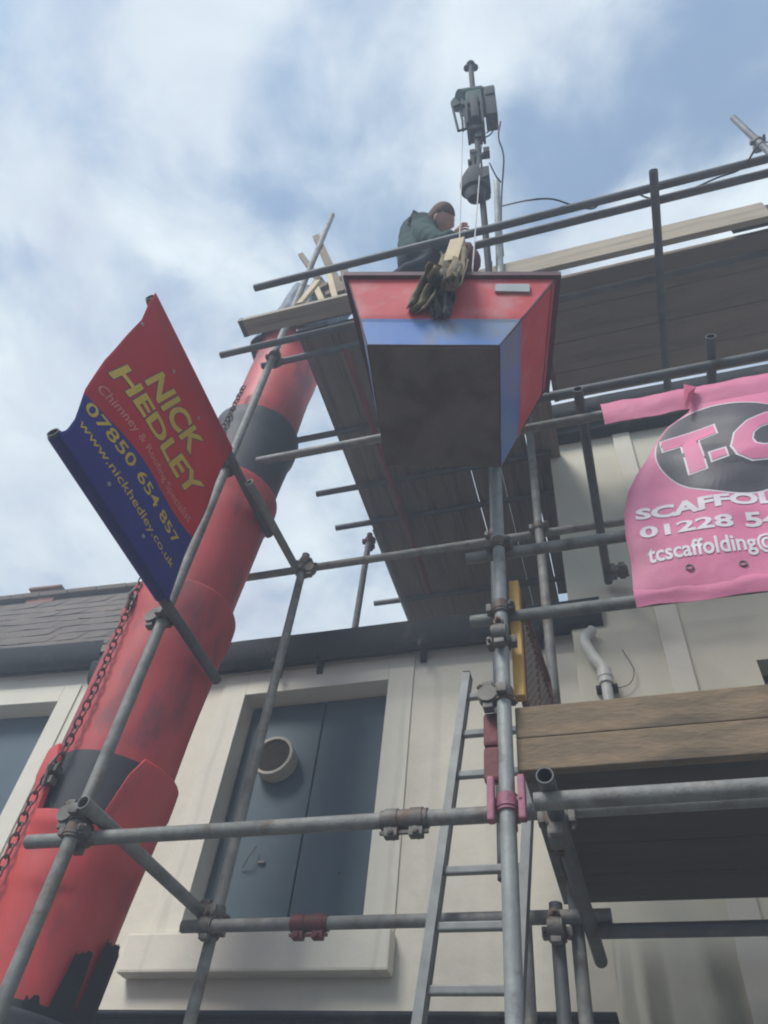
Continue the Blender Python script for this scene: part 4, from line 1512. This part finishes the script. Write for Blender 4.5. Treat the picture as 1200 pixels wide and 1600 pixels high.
PY = 1.88
hip = atY(648, 416, PY); chest = atY(650, 380, PY); shc = atY(658, 354, PY-.02)
neck = atY(671, 350, PY-.04); headc = atY(689, 344, PY-.09)
ax_ = Vector((-.25, 1, 0)).normalized()
shN, shF = atY(663, 366, PY-.13), atY(668, 353, PY+.10)
hN, hF = hip-ax_*.09, hip+ax_*.10
kN, kF = Vector((hip.x+.16, PY-.06, 6.42)), Vector((hip.x+.10, PY+.13, 6.42))
aN, aF = Vector((hip.x-.17, PY-.04, 6.35)), Vector((hip.x-.22, PY+.17, 6.35))
handN = atY(715, 361, 1.73)
elN = atY(690, 381, 1.70)
handF = atY(700, 396, 1.80)
elF = atY(678, 392, 1.95)
wN = handN.lerp(elN, .16); wF = handF.lerp(elF, .16)
PR = 'person in a dark green sweatshirt kneeling at the high deck edge'
J = [(hip, (.10, .09)), (hip.lerp(chest, .5), (.10, .095)), (chest, (.145, .13)), (shc-Vector((0, 0, .03)), (.125, .11)), (neck, .058), (neck.lerp(headc, .5), .055),
     (shN, .072), (elN, .050), (wN, .031), (shF, .072), (elF, .050), (wF, .031),
     (hN, .095), (kN, .068), (aN, .05), (hF, .095), (kF, .068), (aF, .05), (aN+Vector((-.14, 0, .03)), .035), (aF+Vector((-.14, 0, .03)), .035)]
E_ = [(0, 1), (1, 2), (2, 3), (3, 4), (4, 5), (3, 6), (6, 7), (7, 8), (3, 9), (9, 10), (10, 11), (0, 12), (12, 13), (13, 14), (0, 15), (15, 16), (16, 17), (14, 18), (17, 19)]
body = skin_mesh(J, E_, 'person', M['skin'])
# head
face_d = (rgt*.80-fwd*.38-upv*.42).normalized()
hz = (upv*.95-fwd*.12); hz = (hz-face_d*hz.dot(face_d)).normalized()
hx_ = face_d.cross(hz).normalized()
HM = Matrix((hx_, face_d, hz)).transposed().to_4x4(); HM.translation = headc


def head_pt(v):
    # v on unit sphere: x side, y face, z up
    x, y, z = v
    sx, sy, sz = .076, .096, .118
    if z < 0: sx *= 1-.28*(-z)**1.4; sy *= 1-.12*(-z)
    q = Vector((x*sx, y*sy, z*sz))
    # nose, brow, mouth, chin, eye sockets
    if y > 0:
        q.y += .022*math.exp(-((x/.16)**2+((z+.10)/.20)**2))
        q.y += .006*math.exp(-(((z-.20)/.10)**2))*(abs(x) < .6)
        for sg in (-1, 1):
            q.y -= .011*math.exp(-(((x-sg*.36)/.18)**2+((z-.04)/.12)**2))
        q.y += .006*math.exp(-((x/.28)**2+((z+.48)/.09)**2))
        q.y += .008*math.exp(-((x/.30)**2+((z+.82)/.16)**2))
    return q


hb = bmesh.new(); bmesh.ops.create_uvsphere(hb, u_segments=36, v_segments=28, radius=1)
for v in hb.verts: v.co = HM @ head_pt(v.co.copy())
for sg in (-1, 1):    # ears
    e = bmesh.ops.create_uvsphere(hb, u_segments=12, v_segments=8, radius=1)
    for v in e['verts']:
        v.co = HM @ Vector((sg*.075+v.co.x*.010, -.006+v.co.y*.018, .0+v.co.z*.031))
tmp = bpy.data.meshes.new('t'); hb.to_mesh(tmp); hb.free(); body.from_mesh(tmp)


def add_hand(w0, h0, curl_axis, seed):
    d = (h0-w0).normalized()
    side = d.cross(curl_axis).normalized(); dn = side.cross(d).normalized()
    palm = h0+d*.01
    Jh = [(w0, .028), (w0+d*.03, (.032, .022)), (palm+d*.02, (.038, .017)), (palm+d*.05, (.036, .014))]
    b = skin_mesh(Jh, [(0, 1), (1, 2), (2, 3)], 'h', M['skin'])
    m_ = bpy.data.meshes.new('t'); b.to_mesh(m_); b.free(); body.from_mesh(m_)
    for k, (o_, ln) in enumerate(((-.029, .060), (-.010, .072), (.010, .068), (.028, .052))):
        a = palm+d*.045+side*o_
        p1 = a+d*(ln*.45)-dn*.006; p2 = p1+d*(ln*.15)-dn*(ln*.36); p3 = p2-d*(ln*.22)-dn*(ln*.2)
        b = skin_mesh([(a, .0095), (p1, .009), (p2, .008), (p3, .0068)], [(0, 1), (1, 2), (2, 3)], 'f', M['skin'], sub=1)
        m_ = bpy.data.meshes.new('t'); b.to_mesh(m_); b.free(); body.from_mesh(m_)
    a = palm+side*-.030
    b = skin_mesh([(a, .012), (a+d*.022-side*.018-dn*.012, .0105), (a+d*.045-side*.008-dn*.030, .008)], [(0, 1), (1, 2)], 'f', M['skin'], sub=1)
    m_ = bpy.data.meshes.new('t'); b.to_mesh(m_); b.free(); body.from_mesh(m_)


add_hand(wN, handN, Vector((0, 0, 1)), 1)
add_hand(wF, handF, Vector((0, 0, 1)), 2)
PO = obj('person', body, M['skin'], smooth='all')
tag(PO, PR, 'person')


def child(name, bm, mt, label=None):
    o = obj(name, bm, mt, None, smooth='all', label=label); o.parent = PO
    return o


# hair cap
hb = bmesh.new(); bmesh.ops.create_uvsphere(hb, u_segments=36, v_segments=28, radius=1)
dels = []
for v in hb.verts:
    x, y, z = v.co
    keep = (z > .42-.10*abs(x)) or (y < -.10 and z > -.45) or (y < .15 and z > .1)
    if not keep: dels.append(v)
    q = head_pt(v.co.copy()); q = q*1.055+Vector((0, -.002, .003))
    q += q.normalized()*.003*noise.noise(v.co*9)
    v.co = HM @ q
bmesh.ops.delete(hb, geom=dels, context='VERTS')
bmesh.ops.solidify(hb, geom=list(hb.faces), thickness=.006)
child('hair', hb, M['hair'])
g_ = 1.10
Js = [(hip+Vector((0, 0, -.04)), (.158, .150)), (hip.lerp(chest, .5), (.142, .136)), (chest, (.162, .148)), (shc-Vector((0, 0, .03)), (.142, .128)), (shc.lerp(neck, .7), .068),
      (shN, .086), (elN, .063), (wN.lerp(elN, .12), .044), (shF, .086), (elF, .063), (wF.lerp(elF, .12), .044)]
sb_ = skin_mesh(Js, [(0, 1), (1, 2), (2, 3), (3, 4), (3, 5), (5, 6), (6, 7), (3, 8), (8, 9), (9, 10)], 'sweatshirt', M['shirt'])
for v in sb_.verts:
    v.co += Vector((1, 1, 1))*0 + v.normal*(.010*noise.noise(v.co*14)+.012*noise.noise(v.co*7))
child('sweatshirt', sb_, M['shirt'])
Jt = [(hip+Vector((0, 0, .05)), (.138, .130)), (hip-Vector((0, 0, .04)), (.140, .128)), (hN, .108), (kN, .080), (aN+Vector((.03, 0, 0)), .062), (hF, .108), (kF, .080), (aF+Vector((.03, 0, 0)), .062)]
tb_ = skin_mesh(Jt, [(0, 1), (1, 2), (2, 3), (3, 4), (1, 5), (5, 6), (6, 7)], 'trousers', M['trousers'])
for v in tb_.verts:
    v.co += v.normal*(.012*noise.noise(v.co*11))
child('trousers', tb_, M['trousers'])
for a in (aN, aF):
    bb = skin_mesh([(a+Vector((.0, 0, .01)), .055), (a+Vector((-.09, 0, .02)), (.045, .045)), (a+Vector((-.17, 0, .0)), (.045, .04))], [(0, 1), (1, 2)], 'boot', M['boot'])
    child('boot', bb, M['boot'])

# ============================================================ ladder
LD = thing('ladder', 'slim aluminium ladder standing between the shuttered opening and the main upright', 'ladder', (-.75, 2.7, .12))
lt = atY(731, 1056, 2.80); lb_ = atY(655, 1598, 2.72)
ldir = (lb_-lt).normalized()
lend = lt+ldir*((lt.z-.13)/-ldir.z)
WX = Vector((.315, 0, 0))


def stile(a, b, ww, dd, parent):
    bm = bmesh.new()
    d = (b-a); Ln = d.length; d.normalize()
    s1 = Vector((1, 0, 0)); s1 = (s1-d*s1.dot(d)).normalized(); s2 = d.cross(s1)
    mm_ = Matrix((s1, s2, d)).transposed().to_4x4(); mm_.translation = a
    bx(bm, (-ww/2, -dd/2, 0), (ww/2, dd/2, Ln), .004, xf=mm_)
    # rebated outer face
    bx(bm, (-ww/2-.003, -dd/2+.012, .02), (-ww/2-.0005, dd/2-.012, Ln-.02), 0, xf=mm_)
    return part('stile', bm, M['alu'], parent)


stile(lt, lend, .026, .062, LD); stile(lt+WX, lend+WX, .026, .062, LD)
out_ = Vector((-.004, -.030, 0)); mt_ = lt.lerp(lend, (lt.z-2.93)/(lt.z-lend.z))
ys = [1090, 1145, 1205, 1272, 1350, 1446, 1548]


def lad_t(y):
    lo, hi = 0, 1
    for _ in range(40):
        t = (lo+hi)/2; v = lt.lerp(lend, t)-CAM
        if 800-FPX*v.dot(upv)/v.dot(fwd) < y: lo = t
        else: hi = t
    return (lo+hi)/2


tl = [lad_t(y) for y in ys]
stp = (tl[-1]-tl[0])/6
ts = [tl[0]+stp*i for i in range(60) if tl[0]+stp*i < .98]
for k, t in enumerate(ts):
    p = lt.lerp(lend, t)
    bm = bmesh.new(); bx(bm, p+Vector((.01, -.014, -.014)), p+WX-Vector((.01, -.014, -.014)), .005)
    part('rung', bm, M['alu'], LD)

# ============================================================ safety gate
ga = atY(805, 912, 2.17); gb = atY(811, 1092, 2.17)
GT = thing('ladder_gate', 'yellow and rusty mesh ladder gate just right of the main upright', 'gate', gb)
gx = (ga.x+gb.x)/2
bm = bmesh.new(); bx(bm, (gx-.019, 2.15, gb.z), (gx+.019, 2.19, ga.z), .004)
part('gate_post', bm, M['gate_yellow'], GT, label='bright yellow post')
gf = atZ(857, 1064, ga.z-.01); gyb = gf.y; gxf = gf.x
def gp(t, z): return Vector((gx+.012+(gxf-gx-.012)*t, 2.2+(gyb-2.2)*t, z))


bm = bmesh.new()
pathbm(bm, [gp(0, ga.z-.01), gp(1, ga.z-.01), gp(1, gb.z), gp(0, gb.z)], .012, 8, closed=True)
pathbm(bm, [gp(.02, ga.z-.10), gp(1, ga.z-.10)], .009, 8)
pathbm(bm, [gp(.5, ga.z-.02), gp(.5, gb.z)], .008, 8)
part('gate_frame', bm, M['gate_red'], GT, smooth=True)
bm = bmesh.new()
zz0, zz1 = gb.z, ga.z-.10
for sg in (1, -1):
    for i in range(-14, 30):
        # diamond mesh wire clipped to the panel, t along the panel
        t0_, t1_ = i/16, i/16+.75
        za_, zb3 = (zz0, zz1) if sg == 1 else (zz1, zz0)
        a_, b_ = max(0, t0_), min(1, t1_)
        if b_-a_ < .03: continue
        f = lambda t: za_+(zb3-za_)*(t-t0_)/(t1_-t0_)
        off = Vector((.003*sg, 0, 0))
        pathbm(bm, [gp(a_, f(a_))+off, gp(b_, f(b_))+off], .0026, 5)
part('mesh_panel', bm, M['gate_mesh'], GT)


# ============================================================ banners
def text_bm(s, bold=0.0, ref=None, cuts=18):
    """mesh of a text line normalised so that the reference string is 0..1 wide and capitals 0..1 high"""
    def mk(st, off):
        c = bpy.data.curves.new('t', 'FONT'); c.body = st; c.size = 1; c.offset = off
        c.resolution_u = 3
        o = bpy.data.objects.new('t', c); COL.objects.link(o)
        bpy.context.evaluated_depsgraph_get().update()
        me = bpy.data.meshes.new_from_object(o)
        bpy.data.objects.remove(o)
        return me
    r = mk(ref or s, 0)
    x0 = min(v.co.x for v in r.vertices); x1 = max(v.co.x for v in r.vertices)
    cap = mk('H', 0); h = max(v.co.y for v in cap.vertices)
    me = mk(s, bold)
    bm = bmesh.new(); bm.from_mesh(me)
    for v in bm.verts:
        v.co.x = (v.co.x-x0)/(x1-x0); v.co.y = v.co.y/h; v.co.z = 0
    xm = max(v.co.x for v in bm.verts)
    for k in range(1, int(cuts*xm)):
        bmesh.ops.bisect_plane(bm, geom=list(bm.verts)+list(bm.edges)+list(bm.faces), plane_co=(k/cuts, 0, 0), plane_no=(1, 0, 0))
    for k in (.33, .66):
        bmesh.ops.bisect_plane(bm, geom=list(bm.verts)+list(bm.edges)+list(bm.faces), plane_co=(0, k, 0), plane_no=(0, 1, 0))
    return bm


# --- red and blue banner (in the Y-Z plane)
BPX = BX+.030
NB = thing('banner', 'red and blue vinyl banner with yellow lettering strung between two poles on the left', 'banner', (BPX, 1.6, BPZ))
Ltop, Lbot = atX(234, 466, BPX), atX(80, 680, BPX)
edge_px = [(233, 470), (221, 500), (190, 532), (163, 562), (133, 609), (115, 655), (103, 672), (80, 680)]
edge = [atX(x, y, BPX) for x, y in edge_px]
zt_, zb2_ = TPZ+.015, BPZ-.02


def leftY(z):
    pts_ = sorted([(e.z, e.y) for e in edge])
    if z <= pts_[0][0]: return pts_[0][1]
    for (za_, ya), (zc, yc) in zip(pts_, pts_[1:]):
        if za_ <= z <= zc: return ya+(yc-ya)*(z-za_)/(zc-za_+1e-9)
    return pts_[-1][1]


YR = 1.995


def nb_disp(y, z):
    t = (z-zb2_)/(zt_-zb2_); t = min(max(t, 0), 1)
    b = math.sin(PI*t)
    return .030*b*math.sin((y-1.0)*5.0)+.010*math.sin(z*9+y*6)*b + .016*math.sin((y*3-z*4))*b


bL, bR = atX(130, 612, BPX), atX(303, 836, BPX)


def border(y): return bL.z+(bR.z-bL.z)*(y-bL.y)/(bR.y-bL.y)


bm = bmesh.new()
nu, nv = 60, 60
g = []
for j in range(nv+1):
    row = []
    for i in range(nu+1):
        u = i/nu
        yy = None
        zc = zt_+(zb2_-zt_)*j/nv
        yl = leftY(zc)
        yy = yl+(YR-yl)*u
        zbd = border(yy)
        # snap one mesh line onto the colour border
        jb = round(nv*(zt_-border(1.55))/(zt_-zb2_))
        if j <= jb: zc = zt_+(zbd-zt_)*j/jb
        else: zc = zbd+(zb2_-zbd)*(j-jb)/(nv-jb)
        yl = leftY(zc); yy = yl+(YR-yl)*u
        row.append(bm.verts.new((BPX+nb_disp(yy, zc), yy, zc)))
    g.append(row)
for j in range(nv):
    for i in range(nu):
        f = bm.faces.new((g[j][i], g[j][i+1], g[j+1][i+1], g[j+1][i]))
        f.material_index = 0 if j < jb else 1
bmesh.ops.recalc_face_normals(bm, faces=bm.faces)
bmesh.ops.solidify(bm, geom=list(bm.faces), thickness=.0012)
part('sheet', bm, [M['ban_red'], M['ban_blue']], NB, smooth='all')
# sleeves round the poles
bm = bmesh.new()
pathbm(bm, [(BX, Ltop.y+.03, TPZ), (BX, YR-.02, TPZ)], .029, 20)
part('sleeve', bm, M['ban_red'], NB, smooth=True)
bm = bmesh.new()
pathbm(bm, [(BX, Lbot.y+.03, BPZ), (BX, YR-.02, BPZ)], .029, 20)
part('sleeve', bm, M['ban_blue'], NB, smooth=True)


def nb_text(s, P0, P1, P2, mt, bold, name='lettering', ref=None, lift=.003, cuts=18):
    a, b, c = [atX(p[0], p[1], BPX) for p in (P0, P1, P2)]
    bm = text_bm(s, bold, ref, cuts)
    for v in bm.verts:
        y = a.y+(b.y-a.y)*v.co.x+(c.y-a.y)*v.co.y
        z = a.z+(b.z-a.z)*v.co.x+(c.z-a.z)*v.co.y
        v.co = Vector((BPX+nb_disp(y, z)+lift, y, z))
    part(name, bm, mt, NB)


for (mt_n, bo, lf) in (('blueprint', .052, .0022), ('yellow', .030, .0038)):
    nb_text('NICK', (224, 597), (299, 707), (251, 583), M[mt_n], bo, lift=lf)
    nb_text('HEDLEY', (167, 585), (301, 775), (194, 573), M[mt_n], bo, lift=lf)
nb_text('Chimney & Roofing Specialist', (148, 608), (299, 816), (158, 601), M['palered'], .002, lift=.003)
nb_text('07850 654 857', (129, 638), (277, 852), (140, 627), M['yellow'], .012, lift=.003)
nb_text('www.nickhedley.co.uk', (119, 662), (269, 888), (128, 656), M['yellow'], .004, lift=.003)
# eyelets
for (x, y) in ((222, 507), (268, 581), (312, 653), (222, 838), (167, 757)):
    p = atX(x, y, BPX)
    bm = bmesh.new()
    loop = [(BPX+nb_disp(p.y, p.z)+.003, p.y+.007*math.cos(2*PI*i/12), p.z+.007*math.sin(2*PI*i/12)) for i in range(12)]
    pathbm(bm, loop, .003, 6, closed=True)
    part('eyelet', bm, M['plate'], NB)

# --- pink banner (in the X-Z plane)
QY = 2.105
PB = thing('banner', 'pink vinyl banner with a dark oval and white lettering tied along the right scaffold', 'banner', (1.2, QY, 3.55))
st_l = atY(940, 640, QY)
zS1 = 4.82+.035; zS0 = atY(942, 660, QY).z
zB = 3.585-.03


def pb_disp(x, z):
    t = min(max((z-zB)/(zS0-zB), 0), 1); b = math.sin(PI*t)**.7
    e = math.exp(-max(0, x-pb_left(z))/.05)
    return -(.022*b*math.sin(x*5+z*2.0)+.010*b*math.sin(x*13-z*6)+.012*math.sin(z*7+x*2)*b + .014*b*noise.noise(Vector((x*5, z*9, 1)))+.010*b*abs(noise.noise(Vector((x*3+z*5, z*3-x, 4))))) -.022*b + .040*e*b


pe = [(1079, 640), (1066, 649), (1042, 665), (1021, 693), (993, 737), (981, 763), (975, 800), (978, 841), (986, 878), (989, 915), (992, 943)]
pe3 = sorted([(atY(x, y, QY).z, atY(x, y, QY).x) for x, y in pe])


def pb_left(z):
    if z <= pe3[0][0]: return pe3[0][1]
    for (za_, xa_), (zc, xc) in zip(pe3, pe3[1:]):
        if za_ <= z <= zc: return xa_+(xc-xa_)*(z-za_)/(zc-za_+1e-9)
    return pe3[-1][1]


XR = 2.35
bm = bmesh.new()
nu, nv = 90, 60
g = []
for j in range(nv+1):
    z = zS0+.004+(zB-zS0)*j/nv
    xl = pb_left(z)
    g.append([bm.verts.new((xl+(XR-xl)*(i/nu)**1.2, QY+pb_disp(xl+(XR-xl)*(i/nu)**1.2, z), z)) for i in range(nu+1)])
for j in range(nv):
    for i in range(nu):
        bm.faces.new((g[j][i], g[j][i+1], g[j+1][i+1], g[j+1][i]))
bmesh.ops.recalc_face_normals(bm, faces=bm.faces)
bmesh.ops.solidify(bm, geom=list(bm.faces), thickness=.0012)
part('sheet', bm, M['ban_pink'], PB, smooth=True)
# top sleeve strip round the tube, and bottom one
bm = bmesh.new()
n = 60
for (z0, z1, x0, yo) in ((zS0-.004, zS1, st_l.x, QY-.002), (3.52, 3.615, atY(992, 935, QY).x, QY-.004)):
    g = []
    for k in range(9):
        t = k/8; z = z0+(z1-z0)*t
        by = -.016*math.sin(PI*t)+.012 + .004*noise.noise(Vector((t*2, x0, 0)))
        g.append([bm.verts.new((x0+(XR-x0)*i/n, yo+by+.006*noise.noise(Vector((i*.45, k*.5, z0))), z+.005*math.sin(i*.8)*(1 if k in (0, 8) else .3))) for i in range(n+1)])
    for A, B in zip(g, g[1:]):
        for i in range(n): bm.faces.new((A[i], A[i+1], B[i+1], B[i]))
bmesh.ops.recalc_face_normals(bm, faces=bm.faces)
bmesh.ops.solidify(bm, geom=list(bm.faces), thickness=.002)
part('sleeve', bm, M['ban_pink'], PB, smooth=True)
# torn flap over the top tube
bm = bmesh.new()
fp = [atY(x, y, QY-.03) for x, y in ((1068, 600), (1088, 606), (1082, 622), (1074, 645), (1070, 640))]
vs = [bm.verts.new(p+Vector((0, -.006*i, 0))) for i, p in enumerate(fp)]
ctr = bm.verts.new(sum(fp, Vector())/5+Vector((0, -.03, 0)))
for i in range(5): bm.faces.new((vs[i], vs[(i+1) % 5], ctr))
bmesh.ops.solidify(bm, geom=list(bm.faces), thickness=.002)
part('torn_flap', bm, M['ban_pink'], PB, smooth=True)


def pb_map(bm, A, B, C, lift):
    a, b, c = [atY(p[0], p[1], QY) for p in (A, B, C)]
    for v in bm.verts:
        x = a.x+(b.x-a.x)*v.co.x+(c.x-a.x)*v.co.y
        z = a.z+(b.z-a.z)*v.co.x+(c.z-a.z)*v.co.y
        v.co = Vector((x, QY+pb_disp(x, z)-lift, z))


def oval(r, lift, mt, name):
    bm = bmesh.new()
    nr_, ns_ = 14, 64
    rings = [[bm.verts.new((0, 0, 0))]]
    for k in range(1, nr_+1):
        rings.append([bm.verts.new((math.cos(2*PI*i/ns_)*r*k/nr_, math.sin(2*PI*i/ns_)*(r+(r-1)*.8)*k/nr_, 0)) for i in range(ns_)])
    for i in range(ns_):
        bm.faces.new((rings[0][0], rings[1][i], rings[1][(i+1) % ns_]))
    for A, B in zip(rings[1:], rings[2:]):
        for i in range(ns_):
            j = (i+1) % ns_
            bm.faces.new((A[i], A[j], B[j], B[i]))
    a, b, c = atY(1140, 697, QY), atY(1026, 722, QY), atY(1132, 632, QY)
    rx, rz_ = (a-b).x, (c-a).z
    for v in bm.verts:
        x = a.x+v.co.x*rx; z = a.z+v.co.y*rz_
        xl = pb_left(z)+.012
        x = max(x, xl); z = min(z, zS0-.004)
        v.co = Vector((x, QY+pb_disp(x, z)-lift, z))
    part(name, bm, mt, PB)


oval(1.0, .0022, M['print_white'], 'oval_outline')
oval(.982, .0034, M['print_dark'], 'oval')


def pb_text(s, P0, P1, P2, mt, bold, ref, lift=.004, cuts=14):
    bm = text_bm(s, bold, ref, cuts)
    pb_map(bm, P0, P1, P2, lift)
    part('lettering', bm, mt, PB)


for (mt_n, bo, lf) in (('print_white', .075, .0046), ('print_pink', .052, .0062)):
    pb_text('T', (1053, 740), (1126, 722), (1040, 692), M[mt_n], bo, 'T', lf)
    pb_text('C', (1157, 727), (1250, 703), (1146, 675), M[mt_n], bo, 'C', lf)
for (mt_n, g_, lf) in (('print_white', 0, .0046), ('print_pink', .10, .0062)):
    bm = bmesh.new()
    n = 5
    gr = [[bm.verts.new((g_+(1-2*g_)*i/n, g_*1.6+(1-3.2*g_)*k/n, 0)) for i in range(n+1)] for k in range(n+1)]
    for k in range(n):
        for i in range(n): bm.faces.new((gr[k][i], gr[k][i+1], gr[k+1][i+1], gr[k+1][i]))
    pb_map(bm, (1111, 725), (1140, 718), (1106, 710), lf)
    part('lettering', bm, M[mt_n], PB)
pb_text('SCAFFOLDING', (996, 817), (1184, 784), (995, 799), M['print_white'], .045, 'SCAFFO')
pb_text('01228 54', (1003, 850), (1146, 827), (1001, 831), M['print_white'], .030, '01228')
pb_text('tcscaffolding@', (1015, 887), (1184, 861), (1012, 864), M['print_white'], .022, 'tcscaffolding')
for (x, y) in ((1161, 884), (1078, 894)):
    p = atY(x, y, QY)
    bm = bmesh.new()
    loop = [(p.x+.012*math.cos(2*PI*i/14), QY+pb_disp(p.x, p.z)-.004, p.z+.012*math.sin(2*PI*i/14)) for i in range(14)]
    pathbm(bm, loop, .003, 6, closed=True)
    part('eyelet', bm, M['coupler'], PB)
# ============================================================ milky lens glare, imitated by an added scattering volume
hm = bpy.data.materials.new('veil_volume'); hm.use_nodes = True
hn = hm.node_tree.nodes; hn.clear()
ho = hn.new('ShaderNodeOutputMaterial'); pv = hn.new('ShaderNodeVolumePrincipled')
pv.inputs['Color'].default_value = (.76, .85, 1.0, 1)
pv.inputs['Density'].default_value = VEIL_DENSITY
hm.node_tree.links.new(pv.outputs[0], ho.inputs['Volume'])
bm = bmesh.new(); bx(bm, (-402, -402, -1.3), (402, 402, 10.4))
hz_ = obj('veil_volume', bm, hm)
hz_['kind'] = 'stuff'
print('objects', len(bpy.data.objects))
